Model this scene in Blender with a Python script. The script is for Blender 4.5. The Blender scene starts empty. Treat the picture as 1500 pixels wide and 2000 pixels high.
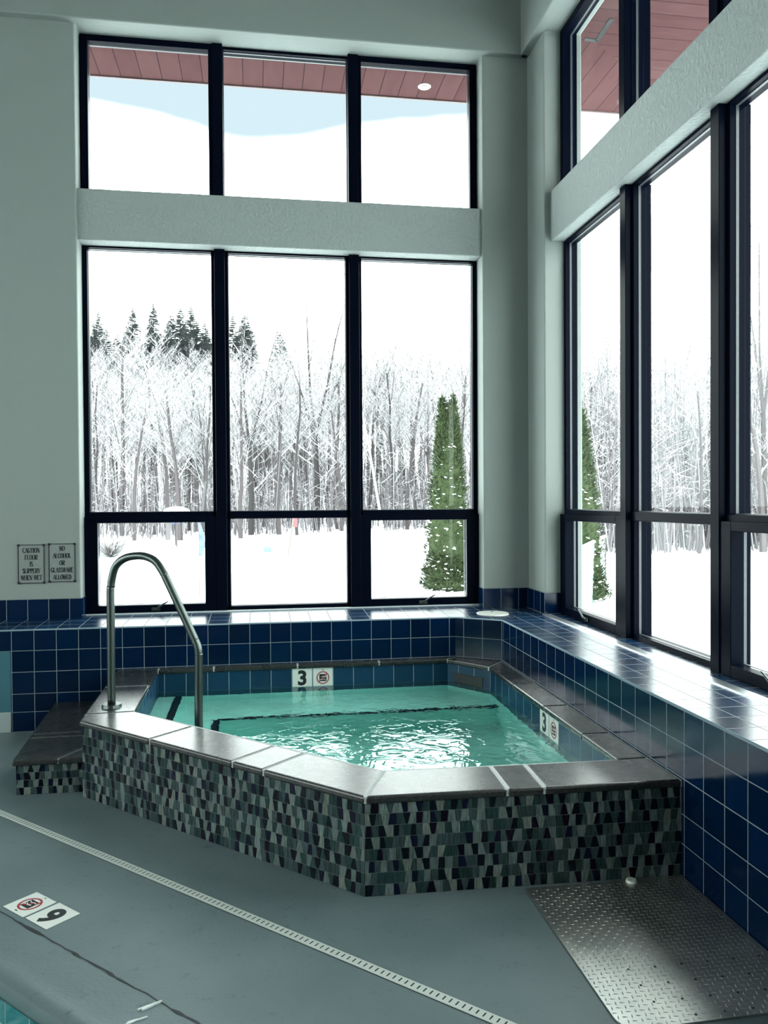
import bpy, bmesh, math, random
from mathutils import Vector, Matrix
from mathutils.geometry import tessellate_polygon
R = random.Random(7)
sc = bpy.context.scene
COL = sc.collection
# ------------------------------------------------------------------ camera
F, YAW, PIT, ROL, H = 1569.861, 0.1547635, 0.0153046, -0.0062568, 1.67635
cy_, sy_ = math.cos(YAW), math.sin(YAW); cp_, sp_ = math.cos(PIT), math.sin(PIT)
FW = Vector((sy_*cp_, cy_*cp_, -sp_)); RT = Vector((cy_, -sy_, 0)); UP = RT.cross(FW)
R2 = RT*math.cos(ROL) + UP*math.sin(ROL); U2 = -RT*math.sin(ROL) + UP*math.cos(ROL)
cam = bpy.data.objects.new('camera', bpy.data.cameras.new('camera')); COL.objects.link(cam)
cam.matrix_world = Matrix(((R2.x, U2.x, -FW.x, 0), (R2.y, U2.y, -FW.y, 0), (R2.z, U2.z, -FW.z, H), (0, 0, 0, 1)))
cam.data.sensor_fit = 'HORIZONTAL'; cam.data.sensor_width = 36; cam.data.lens = 36*F/1500
cam.data.clip_start = .05; cam.data.clip_end = 1000
sc.camera = cam
def ray(px, py): return FW*F + R2*(px-750) - U2*(py-1000)
def onY(px, py, Y):                       # survey helper: a sight line met with the plane y = Y
    d = ray(px, py); return d*(Y/d.y) + Vector((0, 0, H))
def onX(px, py, X):
    d = ray(px, py); return d*(X/d.x) + Vector((0, 0, H))
def onZ(px, py, Z):
    d = ray(px, py); return d*((Z-H)/d.z) + Vector((0, 0, H))

# ------------------------------------------------------------------ materials
def new_mat(name):
    m = bpy.data.materials.new(name); m.use_nodes = True
    nt = m.node_tree; b = nt.nodes['Principled BSDF']
    return m, nt, b
def N(nt, t, **k):
    n = nt.nodes.new(t)
    for a, v in k.items(): setattr(n, a, v)
    return n
def simple(name, col, rough=.5, metal=0, bump=0, bscale=40, var=0, vscale=5, spec=None, coat=0):
    m, nt, b = new_mat(name)
    b.inputs['Base Color'].default_value = (*col, 1); b.inputs['Roughness'].default_value = rough
    b.inputs['Metallic'].default_value = metal
    if spec is not None: b.inputs['Specular IOR Level'].default_value = spec
    if coat: b.inputs['Coat Weight'].default_value = coat; b.inputs['Coat Roughness'].default_value = .05
    if bump or var:
        tc = N(nt, 'ShaderNodeTexCoord')
    if bump:
        n = N(nt, 'ShaderNodeTexNoise'); n.inputs['Scale'].default_value = bscale; n.inputs['Detail'].default_value = 5
        nt.links.new(tc.outputs['Object'], n.inputs['Vector'])
        bp = N(nt, 'ShaderNodeBump'); bp.inputs['Strength'].default_value = bump; bp.inputs['Distance'].default_value = .01
        nt.links.new(n.outputs['Fac'], bp.inputs['Height']); nt.links.new(bp.outputs['Normal'], b.inputs['Normal'])
    if var:
        n = N(nt, 'ShaderNodeTexNoise'); n.inputs['Scale'].default_value = vscale; n.inputs['Detail'].default_value = 6
        nt.links.new(tc.outputs['Object'], n.inputs['Vector'])
        r = N(nt, 'ShaderNodeValToRGB')
        r.color_ramp.elements[0].position = .3; r.color_ramp.elements[1].position = .7
        r.color_ramp.elements[0].color = (*[c*(1-var) for c in col], 1); r.color_ramp.elements[1].color = (*[min(1, c*(1+var)) for c in col], 1)
        nt.links.new(n.outputs['Fac'], r.inputs['Fac']); nt.links.new(r.outputs['Color'], b.inputs['Base Color'])
    return m
def tile_mat(name, col, grout, rough=.12, mortar=.022, var=.25, tilt=.02, coat=0, rvar=.06, spec=.5):
    m, nt, b = new_mat(name)
    uv = N(nt, 'ShaderNodeUVMap'); uv.uv_map = 'UVMap'
    br = N(nt, 'ShaderNodeTexBrick'); br.offset = 0; br.squash = 1
    for k, v in (('Scale', 1), ('Brick Width', 1), ('Row Height', 1), ('Mortar Size', mortar), ('Mortar Smooth', .25), ('Bias', 0)): br.inputs[k].default_value = v
    nt.links.new(uv.outputs['UV'], br.inputs['Vector'])
    sub = N(nt, 'ShaderNodeVectorMath', operation='FLOOR'); nt.links.new(uv.outputs['UV'], sub.inputs[0])
    wn = N(nt, 'ShaderNodeTexWhiteNoise', noise_dimensions='2D'); nt.links.new(sub.outputs[0], wn.inputs['Vector'])
    mx = N(nt, 'ShaderNodeMix', data_type='RGBA')
    nt.links.new(wn.outputs['Value'], mx.inputs['Factor'])
    mx.inputs['A'].default_value = (*[c*(1-var) for c in col], 1); mx.inputs['B'].default_value = (*[min(1, c*(1+var)) for c in col], 1)
    m2 = N(nt, 'ShaderNodeMix', data_type='RGBA'); nt.links.new(br.outputs['Fac'], m2.inputs['Factor'])
    nt.links.new(mx.outputs['Result'], m2.inputs['A']); m2.inputs['B'].default_value = (*grout, 1)
    nt.links.new(m2.outputs['Result'], b.inputs['Base Color'])
    rr = N(nt, 'ShaderNodeMapRange'); rr.inputs['To Min'].default_value = rough; rr.inputs['To Max'].default_value = .7
    nt.links.new(br.outputs['Fac'], rr.inputs['Value']); nt.links.new(rr.outputs['Result'], b.inputs['Roughness'])
    b.inputs['Specular IOR Level'].default_value = spec
    if coat: b.inputs['Coat Weight'].default_value = 1; b.inputs['Coat Roughness'].default_value = .13
    inv = N(nt, 'ShaderNodeMath', operation='SUBTRACT'); inv.inputs[0].default_value = 1; nt.links.new(br.outputs['Fac'], inv.inputs[1])
    bp = N(nt, 'ShaderNodeBump'); bp.inputs['Strength'].default_value = .5; bp.inputs['Distance'].default_value = .002
    nt.links.new(inv.outputs[0], bp.inputs['Height'])
    # every tile is laid at its own very small tilt
    cm = N(nt, 'ShaderNodeVectorMath', operation='SUBTRACT'); nt.links.new(wn.outputs['Color'], cm.inputs[0]); cm.inputs[1].default_value = (.5, .5, .5)
    s = N(nt, 'ShaderNodeVectorMath', operation='SCALE'); s.inputs['Scale'].default_value = tilt; nt.links.new(cm.outputs[0], s.inputs[0])
    a = N(nt, 'ShaderNodeVectorMath', operation='ADD'); nt.links.new(bp.outputs['Normal'], a.inputs[0]); nt.links.new(s.outputs[0], a.inputs[1])
    nz = N(nt, 'ShaderNodeVectorMath', operation='NORMALIZE'); nt.links.new(a.outputs[0], nz.inputs[0]); nt.links.new(nz.outputs[0], b.inputs['Normal'])
    return m
M = {}
M['plaster'] = simple('wall_plaster', (.198, .228, .216), .75, bump=.25, bscale=90)
M['plaster_lit'] = simple('beam_plaster_lit', (.25, .285, .274), .7, bump=1, bscale=38)  # same paint as the walls, lightened for the stronger light on the beams
M['ceiling'] = simple('ceiling_paint', (0.2736, 0.2964, 0.2812), .8)
M['frame'] = simple('dark_frame_metal', (.0015, .003, .008), .28, metal=0, spec=.02)
M['steel'] = simple('brushed_steel', (.085, .105, .10), .33, metal=1, bump=.03, bscale=200)
M['alu'] = simple('aluminium_track', (.72, .76, .78), .3, metal=1)
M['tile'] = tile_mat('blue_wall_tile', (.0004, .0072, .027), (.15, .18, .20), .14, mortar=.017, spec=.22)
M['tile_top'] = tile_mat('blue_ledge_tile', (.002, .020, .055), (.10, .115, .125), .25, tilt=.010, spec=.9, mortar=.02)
M['tile_spa'] = tile_mat('blue_waterline_tile', (0.00432, 0.0324, 0.072), (0.1584, 0.2304, 0.2664), .32, spec=.3)
M['tile_pool'] = tile_mat('teal_pool_tile', (0.00864, 0.144, 0.1656), (0.18, 0.3024, 0.3024), .2)
M['teal'] = simple('teal_paint', (0.0252, 0.1008, 0.1296), .45)
M['base'] = simple('pale_baseboard', (0.2592, 0.3024, 0.3024), .5)
M['base2'] = simple('patch_white', (0.54, 0.576, 0.5616), .4)
M['white'] = simple('white_plastic', (0.576, 0.6048, 0.5472), .35)
M['marker'] = simple('white_marker_tile', (0.576, 0.6048, 0.576), .2)
M['ink'] = simple('black_ink', (.012, .016, .018), .3)
M['red'] = simple('red_ink', (.30, .03, .04), .3)
M['nosing'] = simple('black_step_tile', (.006, .010, .018), .3)
M['basin'] = simple('pool_plaster', (.42, .82, .76), .7, var=.08, vscale=6)
M['grout'] = simple('stone_grout', (0.36, 0.396, 0.3888), .8)
M['snow'] = simple('snow', (.90, .92, .95), .7, bump=.3, bscale=.6)
M['signplate'] = simple('sign_plate', (.175, .20, .19), .4)
M['dark'] = simple('dark_gap', (.01, .014, .016), .6)
M['soffitframe'] = simple('eave_edge', (.17, .12, .12), .6)

def slate():
    m, nt, b = new_mat('slate_coping')
    tc = N(nt, 'ShaderNodeTexCoord')
    n1 = N(nt, 'ShaderNodeTexNoise'); n1.inputs['Scale'].default_value = 85; n1.inputs['Detail'].default_value = 8; n1.inputs['Roughness'].default_value = .7
    n2 = N(nt, 'ShaderNodeTexNoise'); n2.inputs['Scale'].default_value = 9; n2.inputs['Detail'].default_value = 4
    for n in (n1, n2): nt.links.new(tc.outputs['Object'], n.inputs['Vector'])
    r = N(nt, 'ShaderNodeValToRGB'); e = r.color_ramp.elements
    e[0].position = .3; e[0].color = (.002, .003, .003, 1); e[1].position = .72; e[1].color = (.028, .032, .031, 1)
    b.inputs['Coat Weight'].default_value = .85; b.inputs['Coat Roughness'].default_value = .25; b.inputs['Coat IOR'].default_value = 1.5; b.inputs['Specular IOR Level'].default_value = .15
    nt.links.new(n1.outputs['Fac'], r.inputs['Fac']); nt.links.new(r.outputs['Color'], b.inputs['Base Color'])
    mr = N(nt, 'ShaderNodeMapRange'); mr.inputs['From Min'].default_value = .35; mr.inputs['From Max'].default_value = .65
    mr.inputs['To Min'].default_value = .22; mr.inputs['To Max'].default_value = .40
    nt.links.new(n2.outputs['Fac'], mr.inputs['Value']); nt.links.new(mr.outputs['Result'], b.inputs['Roughness'])
    bp = N(nt, 'ShaderNodeBump'); bp.inputs['Strength'].default_value = .75; bp.inputs['Distance'].default_value = .004
    nt.links.new(n1.outputs['Fac'], bp.inputs['Height']); nt.links.new(bp.outputs['Normal'], b.inputs['Normal'])
    return m
M['slate'] = slate()
def mosaic():
    m, nt, b = new_mat('glass_mosaic')
    at = N(nt, 'ShaderNodeAttribute'); at.attribute_name = 'Col'
    tc = N(nt, 'ShaderNodeUVMap'); tc.uv_map = 'UVMap'
    mp = N(nt, 'ShaderNodeMapping'); mp.inputs['Scale'].default_value = (190, 16, 1); nt.links.new(tc.outputs['UV'], mp.inputs['Vector'])
    n = N(nt, 'ShaderNodeTexNoise'); n.inputs['Scale'].default_value = 1; n.inputs['Detail'].default_value = 3; n.inputs['Distortion'].default_value = .8
    nt.links.new(mp.outputs[0], n.inputs['Vector'])
    mr = N(nt, 'ShaderNodeMapRange'); mr.inputs['From Min'].default_value = .3; mr.inputs['From Max'].default_value = .7
    mr.inputs['To Min'].default_value = .55; mr.inputs['To Max'].default_value = 1.5
    nt.links.new(n.outputs['Fac'], mr.inputs['Value'])
    mx = N(nt, 'ShaderNodeVectorMath', operation='SCALE'); nt.links.new(at.outputs['Color'], mx.inputs[0]); nt.links.new(mr.outputs['Result'], mx.inputs['Scale'])
    nt.links.new(mx.outputs[0], b.inputs['Base Color'])
    b.inputs['Roughness'].default_value = .2; b.inputs['Specular IOR Level'].default_value = .12
    return m
M['mosaic'] = mosaic()
M['mgrout'] = simple('mosaic_grout', (.09, .12, .12), .8)
def concrete():
    m, nt, b = new_mat('painted_concrete')
    tc = N(nt, 'ShaderNodeTexCoord')
    n1 = N(nt, 'ShaderNodeTexNoise'); n1.inputs['Scale'].default_value = 1.6; n1.inputs['Detail'].default_value = 6
    n2 = N(nt, 'ShaderNodeTexNoise'); n2.inputs['Scale'].default_value = 60; n2.inputs['Detail'].default_value = 6
    n3 = N(nt, 'ShaderNodeTexNoise'); n3.inputs['Scale'].default_value = 14; n3.inputs['Detail'].default_value = 9; n3.inputs['Roughness'].default_value = .75
    for n in (n1, n2, n3): nt.links.new(tc.outputs['Object'], n.inputs['Vector'])
    r = N(nt, 'ShaderNodeValToRGB'); e = r.color_ramp.elements
    e[0].position = .3; e[0].color = (.084, .118, .125, 1); e[1].position = .7; e[1].color = (.122, .160, .168, 1)
    b.inputs['Specular IOR Level'].default_value = .35
    nt.links.new(n1.outputs['Fac'], r.inputs['Fac'])
    sp = N(nt, 'ShaderNodeValToRGB'); s = sp.color_ramp.elements
    s[0].position = .30; s[0].color = (.55, .57, .57, 1); s[1].position = .43; s[1].color = (1, 1, 1, 1)
    nt.links.new(n3.outputs['Fac'], sp.inputs['Fac'])
    mx = N(nt, 'ShaderNodeMix', data_type='RGBA', blend_type='MULTIPLY'); mx.inputs['Factor'].default_value = 1
    nt.links.new(r.outputs['Color'], mx.inputs['A']); nt.links.new(sp.outputs['Color'], mx.inputs['B'])
    nt.links.new(mx.outputs['Result'], b.inputs['Base Color'])
    mr = N(nt, 'ShaderNodeMapRange'); mr.inputs['To Min'].default_value = .38; mr.inputs['To Max'].default_value = .52
    nt.links.new(n1.outputs['Fac'], mr.inputs['Value']); nt.links.new(mr.outputs['Result'], b.inputs['Roughness'])
    bp = N(nt, 'ShaderNodeBump'); bp.inputs['Strength'].default_value = .25; bp.inputs['Distance'].default_value = .004
    nt.links.new(n2.outputs['Fac'], bp.inputs['Height']); nt.links.new(bp.outputs['Normal'], b.inputs['Normal'])
    return m
M['floor'] = concrete()
def plate_metal():
    m, nt, b = new_mat('tread_plate_metal')
    tc = N(nt, 'ShaderNodeTexCoord')
    n = N(nt, 'ShaderNodeTexNoise'); n.inputs['Scale'].default_value = 5; n.inputs['Detail'].default_value = 5
    nt.links.new(tc.outputs['Object'], n.inputs['Vector'])
    r = N(nt, 'ShaderNodeValToRGB'); e = r.color_ramp.elements
    e[0].position = .35; e[0].color = (.34, .36, .35, 1); e[1].position = .7; e[1].color = (.52, .53, .50, 1)
    nt.links.new(n.outputs['Fac'], r.inputs['Fac']); nt.links.new(r.outputs['Color'], b.inputs['Base Color'])
    b.inputs['Metallic'].default_value = .9; b.inputs['Roughness'].default_value = .33
    return m
M['plate'] = plate_metal()
def glass():
    m = bpy.data.materials.new('window_glass'); m.use_nodes = True; nt = m.node_tree
    nt.nodes.clear()
    o = N(nt, 'ShaderNodeOutputMaterial'); mx = N(nt, 'ShaderNodeMixShader'); t = N(nt, 'ShaderNodeBsdfTransparent'); g = N(nt, 'ShaderNodeBsdfGlossy')
    t.inputs['Color'].default_value = (.97, .99, .985, 1); g.inputs['Roughness'].default_value = .01
    ge = N(nt, 'ShaderNodeNewGeometry'); dt = N(nt, 'ShaderNodeVectorMath', operation='DOT_PRODUCT'); nt.links.new(ge.outputs['Incoming'], dt.inputs[0]); nt.links.new(ge.outputs['Normal'], dt.inputs[1])
    ab = N(nt, 'ShaderNodeMath', operation='ABSOLUTE'); nt.links.new(dt.outputs['Value'], ab.inputs[0])
    om = N(nt, 'ShaderNodeMath', operation='SUBTRACT'); om.inputs[0].default_value = 1; nt.links.new(ab.outputs[0], om.inputs[1])
    pw = N(nt, 'ShaderNodeMath', operation='POWER'); pw.inputs[1].default_value = 5; nt.links.new(om.outputs[0], pw.inputs[0])
    fr = N(nt, 'ShaderNodeMath', operation='MULTIPLY_ADD'); fr.inputs[1].default_value = .38; fr.inputs[2].default_value = .010; nt.links.new(pw.outputs[0], fr.inputs[0])
    nt.links.new(fr.outputs[0], mx.inputs[0]); nt.links.new(t.outputs[0], mx.inputs[1]); nt.links.new(g.outputs[0], mx.inputs[2]); nt.links.new(mx.outputs[0], o.inputs[0])
    return m
M['glass'] = glass()
def water(name, cx, cy, rad, calm, rough, tint):
    m = bpy.data.materials.new(name); m.use_nodes = True; nt = m.node_tree; nt.nodes.clear()
    o = N(nt, 'ShaderNodeOutputMaterial')
    g = N(nt, 'ShaderNodeBsdfGlass'); g.inputs['IOR'].default_value = 1.4; g.inputs['Roughness'].default_value = 0; g.inputs['Color'].default_value = (*tint, 1)
    tc = N(nt, 'ShaderNodeTexCoord')
    mp = N(nt, 'ShaderNodeMapping'); mp.inputs['Scale'].default_value = (1, 1.0, 1); nt.links.new(tc.outputs['Object'], mp.inputs['Vector'])
    n1 = N(nt, 'ShaderNodeTexNoise'); n1.inputs['Scale'].default_value = 8; n1.inputs['Detail'].default_value = 2; n1.inputs['Distortion'].default_value = 1.2
    n2 = N(nt, 'ShaderNodeTexNoise'); n2.inputs['Scale'].default_value = 5; n2.inputs['Detail'].default_value = 2; n2.inputs['Distortion'].default_value = .6
    for n in (n1, n2): nt.links.new(mp.outputs[0], n.inputs['Vector'])
    ds = N(nt, 'ShaderNodeVectorMath', operation='DISTANCE'); ds.inputs[1].default_value = (cx, cy, 0)
    sc2 = N(nt, 'ShaderNodeVectorMath', operation='MULTIPLY'); sc2.inputs[1].default_value = (1, 1, 0); nt.links.new(tc.outputs['Object'], sc2.inputs[0]); nt.links.new(sc2.outputs[0], ds.inputs[0])
    mr = N(nt, 'ShaderNodeMapRange', interpolation_type='SMOOTHSTEP'); mr.inputs['From Min'].default_value = rad*.65; mr.inputs['From Max'].default_value = rad
    mr.inputs['To Min'].default_value = rough; mr.inputs['To Max'].default_value = calm; nt.links.new(ds.outputs['Value'], mr.inputs['Value'])
    mu = N(nt, 'ShaderNodeMath', operation='MULTIPLY'); nt.links.new(n1.outputs['Fac'], mu.inputs[0]); nt.links.new(mr.outputs['Result'], mu.inputs[1])
    mw = N(nt, 'ShaderNodeMath', operation='MULTIPLY'); nt.links.new(n2.outputs['Fac'], mw.inputs[0]); mw.inputs[1].default_value = .55
    ad = N(nt, 'ShaderNodeMath', operation='ADD'); nt.links.new(mu.outputs[0], ad.inputs[0]); nt.links.new(mw.outputs[0], ad.inputs[1])
    bp = N(nt, 'ShaderNodeBump'); bp.inputs['Strength'].default_value = 1; bp.inputs['Distance'].default_value = .012
    nt.links.new(ad.outputs[0], bp.inputs['Height']); nt.links.new(bp.outputs['Normal'], g.inputs['Normal']); nt.links.new(g.outputs[0], o.inputs[0])
    return m
M['water'] = water('spa_water', .85, 4.75, 1.25, .10, .75, (.86, 1, .97))
M['water2'] = water('pool_water', 50, 50, 1, .3, .3, (.8, 1, 1))
def snowy(name, col, snow=.55, thr=.1, rough=.9, blotch=0, soft=.35):
    # bark or needles with snow lying on whatever faces up
    m, nt, b = new_mat(name)
    g = N(nt, 'ShaderNodeNewGeometry'); s = N(nt, 'ShaderNodeSeparateXYZ'); nt.links.new(g.outputs['Normal'], s.inputs[0])
    mr = N(nt, 'ShaderNodeMapRange'); mr.inputs['From Min'].default_value = thr; mr.inputs['From Max'].default_value = thr+soft; mr.inputs['To Max'].default_value = snow
    nt.links.new(s.outputs['Z'], mr.inputs['Value'])
    out = mr.outputs['Result']
    if blotch:
        tc = N(nt, 'ShaderNodeTexCoord'); n = N(nt, 'ShaderNodeTexNoise'); n.inputs['Scale'].default_value = blotch; n.inputs['Detail'].default_value = 3
        nt.links.new(tc.outputs['Object'], n.inputs['Vector'])
        r = N(nt, 'ShaderNodeMapRange'); r.inputs['From Min'].default_value = .48; r.inputs['From Max'].default_value = .6
        nt.links.new(n.outputs['Fac'], r.inputs['Value'])
        mm = N(nt, 'ShaderNodeMath', operation='MULTIPLY'); nt.links.new(out, mm.inputs[0]); nt.links.new(r.outputs['Result'], mm.inputs[1]); out = mm.outputs[0]
    mx = N(nt, 'ShaderNodeMix', data_type='RGBA'); mx.inputs['A'].default_value = (*col, 1); mx.inputs['B'].default_value = (.88, .9, .93, 1)
    nt.links.new(out, mx.inputs['Factor']); nt.links.new(mx.outputs['Result'], b.inputs['Base Color']); b.inputs['Roughness'].default_value = rough
    b.inputs['Specular IOR Level'].default_value = .1
    return m
M['bark'] = snowy('frosted_bark', (.060, .052, .054), .4, .1)
M['bark2'] = snowy('grey_bark', (.040, .036, .037), .4, .1)
M['twig'] = snowy('frosted_twigs', (.074, .066, .071), .34, .0)
M['birch'] = snowy('birch_bark', (0.4216, 0.4216, 0.4216), .9, .0)
M['fir'] = snowy('fir_needles', (.068, .080, .078), .95, -.1, blotch=30)
M['cedar'] = snowy('cedar_foliage', (.040, .056, .026), .9, .5, blotch=5)
M['brush'] = snowy('frosted_saplings', (.080, .071, .077), .4, .0)
M['bush'] = snowy('bush_twigs', (0.0816, 0.0748, 0.0748), .9, .3)
def boards():
    m, nt, b = new_mat('pink_eave_boards')
    uv = N(nt, 'ShaderNodeUVMap'); uv.uv_map = 'UVMap'
    br = N(nt, 'ShaderNodeTexBrick'); br.offset = 0
    for k, v in (('Scale', 1), ('Brick Width', 1), ('Row Height', 400), ('Mortar Size', .025), ('Mortar Smooth', .2)): br.inputs[k].default_value = v
    ad = N(nt, 'ShaderNodeVectorMath', operation='ADD'); ad.inputs[1].default_value = (0, 200, 0); nt.links.new(uv.outputs['UV'], ad.inputs[0]); nt.links.new(ad.outputs[0], br.inputs['Vector'])
    fl = N(nt, 'ShaderNodeVectorMath', operation='FLOOR'); nt.links.new(uv.outputs['UV'], fl.inputs[0])
    s = N(nt, 'ShaderNodeSeparateXYZ'); nt.links.new(fl.outputs[0], s.inputs[0])
    wn = N(nt, 'ShaderNodeTexWhiteNoise', noise_dimensions='1D'); nt.links.new(s.outputs['X'], wn.inputs['W'])
    n = N(nt, 'ShaderNodeTexNoise'); n.inputs['Scale'].default_value = 3; n.inputs['Detail'].default_value = 6; nt.links.new(uv.outputs['UV'], n.inputs['Vector'])
    av = N(nt, 'ShaderNodeMath', operation='MULTIPLY_ADD'); av.inputs[1].default_value = .35; nt.links.new(wn.outputs['Value'], av.inputs[0]); nt.links.new(n.outputs['Fac'], av.inputs[2])
    mx = N(nt, 'ShaderNodeMix', data_type='RGBA'); mx.inputs['A'].default_value = (.058, .024, .025, 1); mx.inputs['B'].default_value = (.092, .044, .045, 1)
    nt.links.new(av.outputs[0], mx.inputs['Factor'])
    m2 = N(nt, 'ShaderNodeMix', data_type='RGBA'); nt.links.new(br.outputs['Fac'], m2.inputs['Factor']); nt.links.new(mx.outputs['Result'], m2.inputs['A']); m2.inputs['B'].default_value = (.03, .013, .016, 1)
    nt.links.new(m2.outputs['Result'], b.inputs['Base Color']); b.inputs['Roughness'].default_value = .8; b.inputs['Specular IOR Level'].default_value = .03
    return m
M['boards'] = boards()

# ------------------------------------------------------------------ mesh helpers
class MB:
    def __init__(s): s.v = []; s.f = []; s.uv = []; s.c = []; s.anyuv = False; s.anyc = False
    def face(s, pts, uv=None, c=None):
        i = len(s.v); s.v += [tuple(p) for p in pts]; s.f.append(tuple(range(i, i+len(pts))))
        s.uv.append(uv); s.c.append(c)
        if uv: s.anyuv = True
        if c: s.anyc = True
    def box(s, x0, x1, y0, y1, z0, z1):
        p = [(x0, y0, z0), (x1, y0, z0), (x1, y1, z0), (x0, y1, z0), (x0, y0, z1), (x1, y0, z1), (x1, y1, z1), (x0, y1, z1)]
        i = len(s.v); s.v += p
        for q in ((0, 3, 2, 1), (4, 5, 6, 7), (0, 1, 5, 4), (1, 2, 6, 5), (2, 3, 7, 6), (3, 0, 4, 7)):
            s.f.append(tuple(i+k for k in q)); s.uv.append(None); s.c.append(None)
        return s
    def obox(s, c, ax, ay, az, hx, hy, hz):       # box with its own axes
        c = Vector(c); i = len(s.v)
        for dx, dy, dz in ((-1, -1, -1), (1, -1, -1), (1, 1, -1), (-1, 1, -1), (-1, -1, 1), (1, -1, 1), (1, 1, 1), (-1, 1, 1)):
            s.v.append(tuple(c+ax*hx*dx+ay*hy*dy+az*hz*dz))
        for q in ((0, 3, 2, 1), (4, 5, 6, 7), (0, 1, 5, 4), (1, 2, 6, 5), (2, 3, 7, 6), (3, 0, 4, 7)):
            s.f.append(tuple(i+k for k in q)); s.uv.append(None); s.c.append(None)
        return s
    def prism(s, poly, z0, z1):
        n = len(poly); i = len(s.v)
        a = sum(poly[k][0]*poly[(k+1) % n][1]-poly[(k+1) % n][0]*poly[k][1] for k in range(n))
        if a < 0: poly = poly[::-1]
        s.v += [(p[0], p[1], z0) for p in poly]+[(p[0], p[1], z1) for p in poly]
        s.f.append(tuple(i+k for k in range(n))[::-1]); s.f.append(tuple(i+n+k for k in range(n))); s.uv += [None, None]; s.c += [None, None]
        for k in range(n):
            l = (k+1) % n; s.f.append((i+k, i+l, i+n+l, i+n+k)); s.uv.append(None); s.c.append(None)
        return s
    def tube(s, pts, rad, n=12, cap=True):
        pts = [Vector(p) for p in pts]; rad = rad if isinstance(rad, (list, tuple)) else [rad]*len(pts)
        i = len(s.v); up = None
        for k, p in enumerate(pts):
            t = (pts[min(k+1, len(pts)-1)]-pts[max(k-1, 0)]).normalized()
            if up is None:
                up = Vector((0, 0, 1)) if abs(t.z) < .9 else Vector((0, 1, 0))
                up = (up-t*up.dot(t)).normalized()
            else: up = (up-t*up.dot(t)).normalized()
            w = t.cross(up)
            for a in range(n):
                an = 2*math.pi*a/n; s.v.append(tuple(p+(up*math.cos(an)+w*math.sin(an))*rad[k]))
        for k in range(len(pts)-1):
            for a in range(n):
                b = (a+1) % n; s.f.append((i+k*n+a, i+k*n+b, i+(k+1)*n+b, i+(k+1)*n+a)); s.uv.append(None); s.c.append(None)
        if cap:
            s.f.append(tuple(i+a for a in range(n))[::-1]); s.f.append(tuple(i+(len(pts)-1)*n+a for a in range(n))); s.uv += [None]*2; s.c += [None]*2
        return s
    def disc(s, c, r, h, n=40, r2=None):
        r2 = r if r2 is None else r2; i = len(s.v); cx, cy, cz = c
        for k in range(n): s.v.append((cx+r*math.cos(2*math.pi*k/n), cy+r*math.sin(2*math.pi*k/n), cz))
        for k in range(n): s.v.append((cx+r2*math.cos(2*math.pi*k/n), cy+r2*math.sin(2*math.pi*k/n), cz+h))
        s.f.append(tuple(range(i, i+n))[::-1]); s.f.append(tuple(range(i+n, i+2*n))); s.uv += [None]*2; s.c += [None]*2
        for k in range(n):
            l = (k+1) % n; s.f.append((i+k, i+l, i+n+l, i+n+k)); s.uv.append(None); s.c.append(None)
        return s
    def mesh(s, name):
        me = bpy.data.meshes.new(name); me.from_pydata(s.v, [], s.f)
        if s.anyuv:
            l = me.uv_layers.new(name='UVMap'); j = 0
            for f, u in zip(s.f, s.uv):
                for k in range(len(f)): l.data[j].uv = u[k] if u else (0.5, 0.5); j += 1
        if s.anyc:
            a = me.color_attributes.new('Col', 'FLOAT_COLOR', 'CORNER'); j = 0
            for f, c in zip(s.f, s.c):
                for k in range(len(f)): a.data[j].color = (*(c or (.5, .5, .5)), 1); j += 1
        me.update(); return me
    def build(s, name, mat, parent=None, smooth=False, bevel=0, seg=2, **kw):
        me = s.mesh(name); me.materials.append(mat)
        o = bpy.data.objects.new(name, me); COL.objects.link(o)
        if parent:
            o.parent = parent; o.matrix_parent_inverse = parent_mw(parent).inverted()
        if smooth:
            for p in me.polygons: p.use_smooth = True
        if bevel:
            b = o.modifiers.new('bevel', 'BEVEL'); b.width = bevel; b.segments = seg; b.limit_method = 'ANGLE'; b.angle_limit = .6; b.harden_normals = False
        tag(o, **kw); return o
def parent_mw(p):
    m = p.matrix_basis.copy()
    if p.parent: m = parent_mw(p.parent) @ p.matrix_parent_inverse @ m
    return m
def tag(o, label=None, cat=None, group=None, kind=None):
    if label: o['label'] = label
    if cat: o['category'] = cat
    if group: o['group'] = group
    if kind: o['kind'] = kind
    return o
def empty(name, loc, **kw):
    o = bpy.data.objects.new(name, None); COL.objects.link(o); o.location = loc; o.empty_display_size = .1
    return tag(o, **kw)
def weld(o, d=1e-5):
    bm = bmesh.new(); bm.from_mesh(o.data); bmesh.ops.remove_doubles(bm, verts=bm.verts, dist=d); bmesh.ops.recalc_face_normals(bm, faces=bm.faces); bm.to_mesh(o.data); bm.free(); return o
def text_mesh(s, size, depth=.0015, bold=0, shear=0):
    cu = bpy.data.curves.new('t', 'FONT'); cu.body = s; cu.size = size; cu.align_x = 'CENTER'; cu.align_y = 'CENTER'; cu.extrude = depth/2; cu.offset = bold; cu.resolution_u = 6
    o = bpy.data.objects.new('t', cu); COL.objects.link(o); dg = bpy.context.evaluated_depsgraph_get(); dg.update()
    me = bpy.data.meshes.new_from_object(o.evaluated_get(dg)); bpy.data.objects.remove(o); bpy.data.curves.remove(cu); return me

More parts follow.
